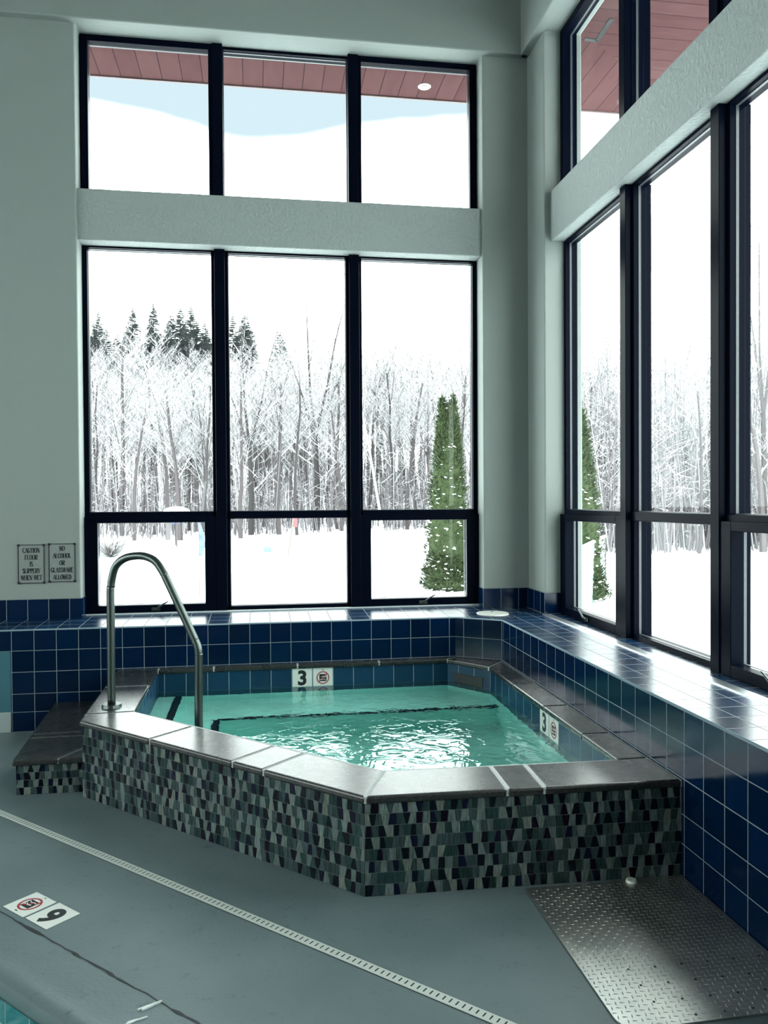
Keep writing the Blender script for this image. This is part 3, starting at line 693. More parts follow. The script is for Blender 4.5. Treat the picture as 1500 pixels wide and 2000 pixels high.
# mosaic sides: trapezoid glass tiles in rows
def mosaic_face(name, a, b, z0, z1, rows, parent, seed, **kw):
    rr = random.Random(seed); a, b = Vector((*a, 0)), Vector((*b, 0)); L = (b-a).length; d = (b-a).normalized(); n = Vector((d.y, -d.x, 0))
    mb = MB(); rh = (z1-z0)/rows; g = .0011
    dark = [(.002, .004, .008), (.003, .002, .007), (.002, .005, .008), (.003, .005, .016)]
    mid = [(.016, .037, .038), (.027, .045, .047), (.013, .032, .030), (.032, .050, .056), (.023, .041, .040)]
    light = [(.098, .128, .120), (.082, .112, .105), (.110, .132, .120), (.088, .118, .116)]
    for r in range(rows):
        x = -.03*rr.random(); tl = 0; last = None; k = rr.randint(0, 1)
        zt, zb_ = z1-r*rh-g, z1-(r+1)*rh+g
        while x < L:
            pick = rr.choices('dml', (.42, .34, .30))[0]
            if pick == last and pick != 'm': pick = 'm' if rr.random() < .7 else ('l' if pick == 'd' else 'd')
            last = pick
            wb = rr.uniform(.020, .033)+(.007 if pick == 'l' else 0); k ^= 1
            tl2 = rr.choice([.002, .0062, -.0062, -.0045]) if not tl else rr.choice([0, -tl])
            x2 = x+wb
            col = rr.choice(dark if pick == 'd' else mid if pick == 'm' else light); f = rr.uniform(.85, 1.15); col = tuple(c*f for c in col)
            cl = lambda q: min(max(q, 0), L)
            q = [(cl(x-tl+g), zb_), (cl(x2-tl2-g), zb_), (cl(x2+tl2-g), zt), (cl(x+tl+g), zt)]
            if q[1][0]-q[0][0] > .001 or q[2][0]-q[3][0] > .001:
                off = rr.random()*9
                mb.face([a+d*u+n*.0022+z3*z for u, z in q], [(u+off, z+off) for u, z in q], col)
            x, tl = x2, tl2
    w = mb.build(name, M['mosaic'], parent, **kw)
    mb = MB(); mb.face([a+z3*z0, b+z3*z0, b+z3*z1, a+z3*z1]); mb.build('grout_bed', M['mgrout'], w)
    return w
BASE = [(-1.000, 4.758), (.431, 3.343), (1.8437, 3.305)]
mosaic_face('mosaic_side', BASE[0], BASE[1], 0, .400, 8, spa, 3, label='long diagonal mosaic side facing the deck')
mosaic_face('mosaic_side', BASE[1], BASE[2], 0, .400, 8, spa, 4, label='short mosaic side beside the metal floor plate')
mosaic_face('mosaic_side', (-1.012, YB), BASE[0], 0, .400, 8, spa, 5, label='mosaic side behind the entry step')
# solid body between the mosaic and the basin
body = [(-1.010, YB-.002), (-.998, 4.764), (.433, 3.349), (1.842, 3.312), (1.842, 5.955), (1.528, YB-.002)]
polys = [[Vector((*p, 0)) for p in body], [Vector((*p, 0)) for p in SPA[::-1]]]; flat = [p for q in polys for p in q]
mb = MB()
for t in tessellate_polygon(polys):
    q = [flat[k] for k in t]
    if (q[1]-q[0]).cross(q[2]-q[0]).z < 0: q = q[::-1]
    mb.face([(v.x, v.y, .398) for v in q])
mb.build('mortar_bed', M['grout'], spa)
gb = [(-1.040, YB-.003), (-1.014, 4.775), (.431, 3.333), (1.842, 3.296), (1.842, 5.955), (1.528, YB-.003)]
gi = [(-.752, 6.120), (-.743, 4.934), (.556, 3.648), (1.686, 3.608), (1.686, 5.765), (1.446, 6.120)]
polys = [[Vector((*p, 0)) for p in gb], [Vector((*p, 0)) for p in gi[::-1]]]; flat = [p for q in polys for p in q]
mb = MB()
for t in tessellate_polygon(polys):
    q = [flat[k] for k in t]
    if (q[1]-q[0]).cross(q[2]-q[0]).z < 0: q = q[::-1]
    mb.face([(v.x, v.y, ZC-.0035) for v in q])
for ring_ in (gb, gi[::-1]):
    for k in range(6):
        a, b = ring_[k], ring_[(k+1) % 6]; mb.face([(*a, .398), (*b, .398), (*b, ZC-.0035), (*a, ZC-.0035)])
mb.build('grout_joints', M['grout'], spa)
# coping stones
gA = .0028
def stone(poly, label=None):
    poly = offset_poly(poly, -gA)
    mb = MB(); mb.prism(poly, .394, ZC)
    o = mb.build('coping_stone', M['slate'], spa, bevel=.011, seg=3)
    return o
IA, IB = (-.735, 4.928), (.560, 3.640)
def lerp(a, b, t): return (a[0]+(b[0]-a[0])*t, a[1]+(b[1]-a[1])*t)
LAB = math.dist(OUT[0], OUT[1])
for s0, s1 in ((0, .622), (.622, 1.244), (1.244, 1.450), (1.450, LAB)):
    t0, t1 = s0/LAB, s1/LAB
    dx, dy = (OUT[1][0]-OUT[0][0])/LAB, (OUT[1][1]-OUT[0][1])/LAB; nx, ny = -dy*.305, dx*.305
    o0, o1 = lerp(OUT[0], OUT[1], t0), lerp(OUT[0], OUT[1], t1)
    i0 = (o0[0]+nx, o0[1]+ny) if s0 else IA; i1 = (o1[0]+nx, o1[1]+ny) if s1 < LAB else IB
    poly = [o0, o1, i1, i0]
    if s0 == 0: poly = [o0, o1, i1, IA, (-1.022, 4.905)]
    stone(poly)
ICx = 1.700; LBC = OUT[2][0]-OUT[1][0]
for x0, x1 in ((None, 1.047), (1.047, 1.212), (1.212, None)):
    yo = lambda x: OUT[1][1]+(OUT[2][1]-OUT[1][1])*(x-OUT[1][0])/LBC
    yi = lambda x: IB[1]+(3.598-IB[1])*(x-IB[0])/(ICx-IB[0])
    a = OUT[1] if x0 is None else (x0, yo(x0)); b = (XR-.004, OUT[2][1]) if x1 is None else (x1, yo(x1))
    ib = (XR-.004, 3.600) if x1 is None else (x1+.01, yi(x1)); ia = IB if x0 is None else (x0+.01, yi(x0))
    stone([a, b, ib, ia])
for y0, y1 in ((3.600, 4.023), (4.023, 4.607), (4.607, 5.2), (5.2, 5.775)):
    q = [(ICx-.022, y0), (XR-.004, y0), (XR-.004, y1), (ICx-.022, y1)]
    if y1 > 5.7: q = [(ICx-.022, y0), (XR-.004, y0), (XR-.004, 5.955), (1.678, 5.768)]
    stone(q)
stone([(1.678, 5.768), (XR-.004, 5.955), (1.531, YB-.003), (1.440, 6.112)])
xs = [-.745, -.341, .283, .910, 1.440]
for x0, x1 in zip(xs, xs[1:]):
    stone([(x0, 6.112), (x1, 6.112), (x1 if x1 < 1.4 else 1.529, YB-.003), (x0, YB-.003)])
for y0, y1 in ((4.905, 5.610), (5.610, YB-.003)):
    xo = lambda y: -1.022-.026*(y-4.77)/1.4
    q = [(xo(y0), y0), (-.735, y0 if y0 > 5 else 4.928), (-.745, y1), (xo(y1), y1)]
    stone(q)
# basin: waterline tiles above plaster
mb = MB(); mb2 = MB(); n = len(SPA)
uo = {0: 0}
for k in range(n):
    a, b = SPA[k], SPA[(k+1) % n]; L = math.dist(a, b)
    if k == n-1: ua, ub = (b[0]-.24)/.157+20-(b[0]-.24)/.157*0, 0
    ua = 0; ub = L/.157
    if abs(a[1]-b[1]) < 1e-6: ua, ub = (a[0]-.24)/.157, (b[0]-.24)/.157
    if abs(a[0]-b[0]) < 1e-6 and a[0] > 1: ua, ub = (a[1]-4.717)/.157, (b[1]-4.717)/.157
    mb.face([(*a, .085), (*b, .085), (*b, .400), (*a, .400)], [(ua, 0), (ub, 0), (ub, 2), (ua, 2)])
    mb2.face([(*a, -.65), (*b, -.65), (*b, .085), (*a, .085)])
mb2.face([(*p, -.65) for p in SPA])
mb.build('waterline_tiles', M['tile_spa'], spa); weld(mb2.build('basin', M['basin'], spa))
steps = [('step', [(-.749, 6.134), (-.749, 4.944), (-.60, 4.797), (-.60, 6.134)], .095, [((-.60, 4.797), (-.60, 6.134))]),
         ('seat', [(-.60, 5.62), (-.60, 4.797), (-.30, 4.50), (-.30, 5.62)], -.085, [((-.30, 4.50), (-.30, 5.62))]),
         ('seat', [(-.60, 6.134), (-.60, 5.62), (1.699, 5.62), (1.699, 5.79), (1.454, 6.134)], -.085, [((-.30, 5.62), (1.699, 5.62))]),
         ('step', [(-.30, 4.99), (-.30, 4.50), (-.02, 4.22), (-.02, 4.99)], -.33, [((-.02, 4.22), (-.02, 4.99)), ((-.02, 4.99), (-.30, 4.99))])]
for nm, poly, z, edges in steps:
    s = MB().prism(poly, -.649, z).build(nm, M['basin'], spa)
    for a, b in edges:
        d = Vector((b[0]-a[0], b[1]-a[1], 0)); L = d.length; d.normalize(); c = Vector(((a[0]+b[0])/2, (a[1]+b[1])/2, z+.001))
        MB().obox(c, d, Vector((-d.y, d.x, 0)), z3, L/2, .026, .003).build('black_nosing', M['nosing'], s)
# water sheet with light waves
mb = MB(); mb.face([(*p, .257) for p in SPA])
w = mb.build('water', M['water'], spa)
assert w.data.polygons[0].normal.z > 0
# depth markers on the waterline
E_ = Vector((1, 0, 0)); S_ = Vector((0, -1, 0)); Z_ = Vector((0, 0, 1))
marker('depth_marker', (.240+.0785, 6.134, .318), E_, Z_, 'digit', '3', parent=spa, label='white tile with a black numeral 3 on the back waterline')
marker('depth_marker', (.240+.2355, 6.134, .318), E_, Z_, 'sign', parent=spa, label='white no diving tile on the back waterline')
marker('depth_marker', (1.699, 4.717-.0785, .318), S_, Z_, 'digit', '3', parent=spa, label='white tile with a black numeral 3 on the right waterline')
marker('depth_marker', (1.699, 4.717-.2355, .318), S_, Z_, 'sign', parent=spa, label='white no diving tile on the right waterline')
# skimmer mouth in the corner
a, b = Vector((1.70, 5.79, 0)), Vector((1.455, 6.135, 0)); d = (b-a).normalized(); nn = Vector((-d.y, d.x, 0)); c = (a+b)/2+Vector((0, 0, .275))
if nn.dot(Vector((-1, -1, 0))) < 0: nn = -nn
MB().obox(c+nn*.001, d, nn, z3, .14, .003, .055).build('skimmer_mouth', M['dark'], spa)
# ------------------------------------------------------------------ entry step
stp = empty('entry_step', (-1.2, 5.4, 0), label='low slate topped entry step with mosaic front, left of the hot tub', cat='step')
zs = .205
mosaic_face('mosaic_front', (-1.382, 4.842), (-1.018, 4.836), 0, zs-.034, 4, stp, 9)
SB = [(-1.382, 4.844), (-1.030, 4.838), (-1.016, YB-.003), (-1.470, YB-.003)]
MB().prism(SB, 0, zs-.034).build('step_core', M['mgrout'], stp)
def sstone(poly):
    MB().prism(offset_poly(poly, -.003), zs-.034, zs).build('slab', M['slate'], stp, bevel=.009, seg=3)
sstone([(-1.402, 4.818), (-1.155, 4.815), (-1.030, 5.035), (-1.030, 5.28), (-1.435, 5.27)])
sstone([(-1.155, 4.815), (-1.008, 4.813), (-1.026, 5.035)])
sstone([(-1.435, 5.27), (-1.030, 5.28), (-1.032, 5.37), (-1.438, 5.36)])
sstone([(-1.438, 5.36), (-1.032, 5.37), (-1.040, YB-.003), (-1.490, YB-.003)])
MB().prism([(-1.395, 4.83), (-1.035, 4.825), (-1.035, YB-.005), (-1.475, YB-.005)], zs-.033, zs-.004).build('grout', M['grout'], stp)

# ------------------------------------------------------------------ handrail
hr = empty('handrail', (-.896, 5.064, ZC), label='brushed steel grab rail arching from the coping into the water', cat='handrail')
def onrail(px, py):
    d = ray(px, py); k = .489       # vertical plane y + k x = c
    c = 5.064-.489*.896
    s = c/(d.y+k*d.x); return d*s+Vector((0, 0, H))
P = [Vector((-.896, 5.064, ZC)), onrail(217.3, 1300), onrail(217.3, 1160), onrail(218.3, 1132), onrail(226, 1106), onrail(245, 1090), onrail(271.5, 1085.3), onrail(292, 1089.5), onrail(307, 1100), onrail(321, 1122), onrail(358, 1201), onrail(381, 1251), onrail(386.5, 1265), onrail(388, 1279), onrail(388, 1400)]
P[0].x = P[1].x; P[0].y = P[1].y; P[2].x = P[1].x; P[2].y = P[1].y
P.append(Vector((P[-1].x, P[-1].y, -.33)))
def crom(P, n=5):
    out = []
    for i in range(len(P)-1):
        p0, p1, p2, p3 = P[max(i-1, 0)], P[i], P[i+1], P[min(i+2, len(P)-1)]
        if (p2-p1).length > .3 or i in (0, 1): out += [p1+(p2-p1)*(k/n) for k in range(n)]; continue
        for k in range(n):
            t = k/n; out.append(.5*((2*p1)+(p2-p0)*t+(2*p0-5*p1+4*p2-p3)*t*t+(-p0+3*p1-3*p2+p3)*t**3))
    return out+[P[-1]]
# keep the bend even: parametrise the straight parts with close helper points
mb = MB(); mb.tube(crom([P[0], P[1], P[2], P[2]+(P[3]-P[2])*.5]+P[3:9]+[P[9], P[9]+(P[10]-P[9])*.1, P[10], P[10]+(P[11]-P[10])*.9, P[11], P[12], P[13], P[13]-z3*.02, P[14], P[15]]), .0238, 24)
mb.build('rail_tube', M['steel'], hr, smooth=True)
MB().disc((P[0].x, P[0].y, ZC-.002), .060, .020, 40, .056).build('flange', M['steel'], hr, bevel=.002)

# ------------------------------------------------------------------ tread plate, puck
pl = empty('tread_plate', (1.48, 2.8, 0), label='aluminium diamond tread plate on the floor beside the blue wall', cat='floor plate')
x0, x1, y0, y1 = 1.115, 1.838, 2.352, 3.290
cr = .07; poly = [(x0, y1), (x0, y0+cr)]+[(x0+cr-cr*math.cos(a), y0+cr-cr*math.sin(a)) for a in [math.pi/2*k/6 for k in range(1, 7)]]+[(x1, y0+.01), (x1, y1)]
mb = MB(); mb.prism(poly, .0005, .006)
nr = 0; s = .0235; y = y0+.015; r = 0
while y < y1-.01:
    x = x0+.014; c = 0
    while x < x1-.01:
        ok = not (x < x0+cr and y < y0+cr and math.hypot(x-x0-cr, y-y0-cr) > cr-.012)
        if ok:
            a = math.radians(-12 if (r+c) % 2 else 78); d = Vector((math.cos(a), math.sin(a), 0)); e2 = Vector((-d.y, d.x, 0)); p = Vector((x, y, .006)); hl, hw_ = .0115, .0026
            q = [p-d*hl, p-e2*hw_, p+d*hl, p+e2*hw_]; t = [p-d*hl*.5+z3*.0016, p+d*hl*.5+z3*.0016]
            mb.face([q[0], q[1], t[1], t[0]]); mb.face([q[1], q[2], t[1]]); mb.face([q[2], q[3], t[1]]); mb.face([q[3], q[0], t[0]]); mb.face([q[3], t[0], t[1]])
        x += s; c += 1
    y += s; r += 1
mb.build('plate', M['plate'], pl)
mb = MB()
for i in range(7):
    for j, yy in enumerate((2.658, 2.564, 2.472, 2.388)):
        xx = 1.281+.101*i
        if xx < x1-.02 and not (j == 3 and i == 0): mb.disc((xx, yy, .0062), .0045, .0012, 12)
for xx, yy in ((1.19, 3.14), (1.40, 3.05), (1.62, 3.0), (1.25, 2.90), (1.55, 2.84)): mb.disc((xx, yy, .0062), .004, .0012, 12)
mb.build('screw_heads', M['dark'], pl, kind='stuff')
bx_ = MB().disc((1.590, 3.268, .006), .026, .012, 28, .022).build('plastic_cap', M['white'], label='small pale plastic cap on the tread plate against the mosaic', cat='cap', bevel=.002)

# ------------------------------------------------------------------ eave outside
ev = empty('roof_eave', (1, 7.2, 5.45), label='pink board eave overhanging outside the upper windows', cat='eave')
ZE = 5.452; YE = 7.475; XE = 4.2
C0 = (2.60, 6.20); C1 = (XE, YE)
mb = MB(); bw = .178
mb.face([(XL, 6.95, ZE), (2.60, 6.95, ZE), (2.60, YE-.0, ZE), (XL, YE, ZE)], [((x+1.352)/bw, y) for x, y in ((XL, 6.95), (2.60, 6.95), (2.60, YE), (XL, YE))])
q = [(2.60, 6.20), (XE, YE), (2.60, YE)]; mb.face([(x, y, ZE) for x, y in q], [((x+1.352)/bw, y) for x, y in q])
q = [(2.60, YR), (XE, YR), (XE, YE), (2.60, 6.20)]; mb.face([(x, y, ZE) for x, y in q], [((y-.03)/.155, x) for x, y in q])
mb.build('soffit_boards', M['boards'], ev)
mb = MB(); mb.prism([(XL, 6.95), (2.60, 6.95), (2.6, YR), (XE, YR), (XE, YE), (XL, YE)], ZE+.004, ZE+.30); mb.build('roof_slab', M['soffitframe'], ev)
mb = MB(); mb.box(XL, XE+.02, YE, YE+.02, ZE-.012, ZE+.30); mb.box(XE, XE+.02, YR, YE, ZE-.012, ZE+.30); mb.build('fascia', M['soffitframe'], ev)
mb = MB(); a = onZ(1143, 76, ZE); b = onZ(1166, 80, ZE); c = onZ(1186, 50, ZE)
for k in range(12):
    p = a.lerp(b, k/11); mb.box(p.x-.004, p.x+.004, p.y-.02, p.y+.02, ZE-.004, ZE-.001)
for k in range(24):
    p = b.lerp(c, k/16); mb.box(p.x-.02, p.x+.02, p.y-.004, p.y+.004, ZE-.004, ZE-.001)
mb.build('vent_slots', M['dark'], ev)
p = onZ(829, 169, ZE)
rl = empty('recessed_light', (p.x, p.y, ZE), label='small round white light fitting in the pink eave boards', cat='light')
MB().disc((p.x, p.y, ZE-.006), .055, .005, 32, .06).build('trim_ring', M['white'], rl); MB().disc((p.x, p.y, ZE-.012), .03, .008, 24, .035).build('lens', simple('lamp_lens', (.5, .42, .4), .2), rl)

# ------------------------------------------------------------------ outside
def sstep(t): t = min(max(t, 0), 1); return t*t*(3-2*t)
def gz(x, y):
    r = sstep((y-58)/75)
    l = 1-sstep((x+8+.10*y)/ (.30*y+18)) if True else 0
    return -.30+19*r*l+5*r+.15*math.sin(x*.21)*sstep((y-25)/20)
mb = MB(); xs = [-90+5*k for k in range(50)]; ys = [7.2+.0]+[10, 14, 20, 28]+[36+5*k for k in range(30)]
xs = sorted(xs)
for j in range(len(ys)-1):
    for i in range(len(xs)-1):
        mb.face([(x, y, gz(x, y)) for x, y in ((xs[i], ys[j]), (xs[i+1], ys[j]), (xs[i+1], ys[j+1]), (xs[i], ys[j+1]))])
mb.face([(2.62, -40, -.3), (155, -40, -.3), (155, 7.2, -.3), (2.62, 7.2, -.3)])
mb.face([(-90, -40, -.3), (XL-.31, -40, -.3), (XL-.31, 7.2, -.3), (-90, 7.2, -.3)])
weld(mb.build('snow_ground', M['snow'], kind='structure', smooth=True))

def tree_mesh(seed, levels=4, spread=.55, fork=.45, trunk=.016, twist=.12, dens=1, sides=4, lean=0, yfork=False):
    rr = random.Random(seed); mt = MB(); mw_ = MB()
    def branch(p, d, L, r, lev):
        n = 5 if lev == 0 else 3; pts = [p]; rads = [r]; dirs = [d]
        for k in range(n):
            d = (d+Vector((rr.uniform(-1, 1), rr.uniform(-1, 1), rr.uniform(-.3, .6)))*twist).normalized()
            p = p+d*L/n; pts.append(p); dirs.append(d); rads.append(r*(1-.8*(k+1)/n) if lev else r*(1-.62*(k+1)/n))
        (mt if lev < 2 else mw_).tube(pts, rads, sides if lev == 0 else 3, cap=False)
        if lev >= levels: return
        m = int({0: 13, 1: 7, 2: 5, 3: 3}[lev]*dens)
        for k in range(m):
            t = (fork+(1-fork)*(k+rr.random())/m) if lev == 0 else (.2+.8*(k+rr.random())/m)
            t = min(t, .999); i = min(int(t*n), n-1); q = pts[i].lerp(pts[i+1], t*n-i)
            az = rr.uniform(0, 6.283); side = Vector((math.cos(az), math.sin(az), 0))
            dd_ = (dirs[i]*(1-spread)+side*spread+Vector((0, 0, .25))).normalized()
            branch(q, dd_, L*rr.uniform(.28, .5)*(1 if lev else (1.25-t*.6)), max(rads[i]*.36, .0009), lev+1)
    if yfork:
        t0 = [Vector((0, 0, -.02)), Vector((.004, 0, .2)), Vector((-.003, .002, .42))]; mt.tube(t0, [trunk, trunk*.85, trunk*.7], 6, cap=False)
        for dx, dy, L_ in ((-.16, .05, .58), (.26, -.04, .62), (.05, .25, .45), (-.42, -.1, .34), (.5, .1, .36)):
            branch(t0[2]+Vector((0, 0, -.02*abs(dx))), Vector((dx, dy, 1)).normalized(), L_, trunk*.5, 1)
        for k in range(6): branch(t0[1].lerp(t0[2], k/6), Vector((rr.uniform(-1, 1), rr.uniform(-1, 1), .8)).normalized(), .2, trunk*.25, 2)
    else: branch(Vector((0, 0, -.02)), Vector((lean, 0, 1)).normalized(), .88, trunk, 0)
    return mt, mw_
def fir_mesh(seed):
    rr = random.Random(seed); mt = MB(); mt.tube([(0, 0, 0), (0, 0, .98)], [.014, .003], 5); mf = MB()
    z = .10
    while z < .98:
        R_ = (.25*(1-z)**.75+.012)
        for k in range(12):
            a = rr.uniform(0, 6.283); L = R_*rr.uniform(.6, 1.1); d = Vector((math.cos(a), math.sin(a), -.35+.5*z)); w = Vector((-d.y, d.x, 0))*L*.35; p = Vector((0, 0, z)); m_ = p+d*L*.55+z3*.006; t = p+d*L
            mf.face([p, m_-w, m_]); mf.face([m_, m_-w, t]); mf.face([p, m_, m_+w]); mf.face([m_, t, m_+w])
        z += .020+.008*(1-z)
    return mt, mf
def cedar_mesh(seed, Hh, Rr, tips, n=11000):
    rr = random.Random(seed); mf = MB()
    for _ in range(n):
        cxo, r0, hh = rr.choice(tips); z = rr.random()**.9*hh; t = z/hh
        rad = r0*(1-t**2.2)**.75*(1 if t > .1 else .75+2.5*t)
        a = rr.uniform(0, 6.283); q = rad*rr.uniform(.80, 1.03)
        p = Vector((cxo[0]*(.35+.65*t)+q*math.cos(a), cxo[1]+q*math.sin(a), z)); o = Vector((math.cos(a), math.sin(a), rr.uniform(.2, 1.3))).normalized()
        s = rr.uniform(.05, .12); w = Vector((-o.y, o.x, rr.uniform(-.4, .4))).normalized()*s*.45
        mf.face([p-w, p+o*s*.3-w*.2+Vector((0, 0, .01)), p+o*s*1.2, p+w])
    for (cx, cy), r0, hh in tips:
        prev = None
        for k in range(11):
            t = k/10; q = r0*.86*(1-t**2.2)**.75*(1 if t > .1 else .75+2.5*t); cur = [(cx*(.35+.65*t)+q*math.cos(a*.4488), cy+q*math.sin(a*.4488), t*hh) for a in range(14)]
            if prev:
                for a in range(14): mf.face([prev[a], prev[(a+1) % 14], cur[(a+1) % 14], cur[a]])
            prev = cur
    return mf
def low_tree(base, parts, name, h, rot, label, cat, group, wide=1):
    t = bpy.data.objects.new(name, None); COL.objects.link(t); t.location = base; t.rotation_euler = (0, 0, rot); t.scale = (h*wide, h*wide, h)
    tag(t, label, cat, group)
    for nm, me in parts:
        o = bpy.data.objects.new(nm, me); COL.objects.link(o); o.parent = t
    return t
def parts_of(mt, mw_, m1, m2, n1, n2):
    a = mt.mesh(n1); a.materials.append(m1); b = mw_.mesh(n2); b.materials.append(m2); return [(n1, a), (n2, b)]
BR = [parts_of(*tree_mesh(11+k, 4, spread=.5+.05*(k % 3), fork=.30+.06*(k % 4), trunk=.011+.003*(k % 3)), M['bark2'] if k % 3 == 0 else M['bark'], M['twig'], 'trunk', 'twigs') for k in range(7)]
BIG = parts_of(*tree_mesh(77, 4, spread=.45, trunk=.016, dens=1.1, twist=.09, yfork=True), M['bark2'], M['twig'], 'trunk', 'twigs')
FIR = [parts_of(*fir_mesh(k), M['bark2'], M['fir'], 'trunk', 'boughs') for k in range(3)]
def at(px, Y):
    d = ray(px, 1000); p = d*(Y/d.y); return Vector((p.x, p.y, gz(p.x, p.y)))
def htop(px, py, Y, base): return onY(px, py, Y).z-base.z
def region(px):
    if px < 430: return 'left pane'
    if px < 692: return 'middle pane'
    if px < 935: return 'right pane'
    return 'side window'
G1, G2 = 'bare frosted trees at the wood edge', 'bare frosted trees deeper in the wood'
# wood edge
lab = {}
def tl_(kind, px):
    return {'edge': 'bare frosted tree at the edge of the wood, seen through the %s', 'deep': 'slender bare frosted tree deeper in the wood, seen through the %s', 'fir': 'dark snowy fir on the hilltop above the bare wood, seen through the %s'}[kind] % region(px)
edge = [(185, 700), (238, 660), (262, 760), (300, 690), (328, 640), (352, 740), (392, 700), (402, 760), (470, 720), (545, 700), (580, 690), (660, 700), (668, 760), (722, 690), (770, 680), (795, 700), (838, 690), (905, 680), (925, 700)]
for i, (px, top) in enumerate(edge):
    Y = R.uniform(40, 52); b = at(px, Y); v = BR[i % 7]
    low_tree(b, v, 'bare_tree', htop(px, top, Y, b), R.uniform(0, 6), tl_('edge', px), 'tree', G1)
for i in range(130):
    px = 165+(940-165)*(i+R.random())/130; Y = R.uniform(54, 95); b = at(px, Y)
    top = (705 if px < 640 else 690)+R.uniform(-25, 60)
    low_tree(b, R.choice(BR), 'bare_tree', htop(px, top, Y, b), R.uniform(0, 6), tl_('deep', px), 'tree', G2)
for i in range(84):
    px = 1125+(1560-1125)*(i+R.random())/84; Y = R.uniform(26, 52); b = at(px, Y)
    top = 690+R.uniform(-20, 80)
    low_tree(b, R.choice(BR), 'bare_tree', htop(px, top, Y, b), R.uniform(0, 6), tl_('deep', px), 'tree', G2)
for px, top, Y, l in ((618, 585, 50, 'tallest bare tree, forked above the wood, in the middle pane'), (490, 640, 47, 'tall straight bare tree just right of the left mullion'), (1310, 655, 36, 'broad bare tree in the second bay of the side window'), (1492, 430, 27, 'large bare tree close to the building, at the far right edge')):
    b = at(px, Y); low_tree(b, BIG, 'bare_tree', htop(px, top, Y, b), .1, l, 'tree', None, .62 if px > 1400 else 1)
bi = parts_of(*tree_mesh(123, 3, spread=.3, fork=.5, trunk=.010, twist=.04, dens=.7, lean=-.10), M['birch'], M['twig'], 'trunk', 'twigs')
b = at(748, 44); low_tree(b, bi, 'birch_tree', htop(735, 740, 44, b), 0, 'pale leaning birch trunk left of the green cedar', 'tree', None)
firs = [(197, 606, 105), (250, 640, 112), (263, 598, 110), (304, 590, 112), (296, 628, 96), (338, 612, 104), (356, 596, 100), (376, 598, 106), (366, 625, 92), (388, 625, 100), (404, 628, 104), (345, 650, 90), (375, 660, 86), (458, 612, 104), (482, 612, 108), (470, 640, 96), (549, 645, 90), (395, 690, 84), (380, 705, 82), (188, 628, 98), (212, 640, 96), (232, 652, 92), (278, 640, 94), (316, 648, 92), (330, 640, 98), (408, 650, 90), (396, 720, 80), (284, 668, 86), (494, 640, 98), (556, 668, 88)]
for px, top, Y in firs:
    b = at(px, Y); low_tree(b, FIR[R.randrange(3)], 'fir_tree', max(6, htop(px, top, Y, b)), R.uniform(0, 6), tl_('fir', px), 'tree', 'firs on the hilltop', R.uniform(.85, 1.2))
# undergrowth: uncountable sticks and twigs
def thicket(n, a0, a1, y0, y1, seed):
    rr = random.Random(seed); mb = MB()
    for _ in range(n):
        px = rr.uniform(a0, a1); Y = rr.uniform(y0, y1); b = at(px, Y); h = rr.uniform(1.2, 9)*rr.random()**.6+.6; r = rr.uniform(.012, .045)
        p = Vector(b)+Vector((rr.uniform(-.6, .6), rr.uniform(-.6, .6), 0)); d = Vector((rr.uniform(-.16, .16), rr.uniform(-.16, .16), 1)); t = p+d*h
        mb.tube([p, p+d*h*.5+Vector((rr.uniform(-.1, .1), 0, 0)), t], [r, r*.7, r*.2], 3, cap=False)
        for k in range(4):
            q = p+d*h*rr.uniform(.3, .95); mb.tube([q, q+Vector((rr.uniform(-1, 1), rr.uniform(-1, 1), rr.uniform(.1, .9)))*h*.14], [r*.45, r*.15], 3, cap=False)
    return mb
thicket(4200, 150, 950, 46, 98, 5).build('undergrowth', M['brush'], label='frosted undergrowth and saplings filling the wood behind the back windows', cat='undergrowth', kind='stuff')
thicket(4200, 1110, 1580, 27, 60, 6).build('undergrowth', M['brush'], label='frosted undergrowth filling the wood beyond the side window', cat='undergrowth', kind='stuff')
# clipped cedars
def cedar(px, Y, top, label, seed, r):
    b = at(px, Y); h = htop(px, top, Y, b); t = empty('cedar_tree', b, label=label, cat='tree')
    mf = cedar_mesh(seed, h, r, [((-.12*r/.55, 0), r*.66, h*.985), ((.13*r/.55, 0), r*.66, h), ((0, 0), r*.98, h*.955), ((-.05, -.05), r*1.15, h*.24)])
    mf.v = [(x+b.x, y+b.y, z+b.z) for x, y, z in mf.v]; mf.build('foliage', M['cedar'], t)
    rr = random.Random(seed+5); ms = MB()
    for _ in range(330):
        tt = rr.random()**1.7; a = rr.uniform(0, 6.283); q = r*(1.08 if tt < .2 else 1-.1*tt)*(1-(tt/.93)**2.2 if tt < .9 else .1)**.75*rr.uniform(.9, 1.04)
        ms.obox(b+Vector((q*math.cos(a), q*math.sin(a), tt*h)), Vector((math.cos(a), math.sin(a), -.3)).normalized(), Vector((-math.sin(a), math.cos(a), rr.uniform(-.3, .3))).normalized(), z3, rr.uniform(.008, .018), rr.uniform(.015, .045), rr.uniform(.004, .010))
    ms.build('snow_clumps', M['snow'], t, kind='stuff')
    MB().tube([b, b+Vector((0, 0, h*.85))], [.09, .02], 8).build('trunk', M['bark2'], t)
cedar(874, 17.2, 774, 'tall green columnar cedar with split top in the right pane', 21, .52)
cedar(1120, 15.0, 800, 'green cedar half hidden by the jamb of the side window', 22, .62)
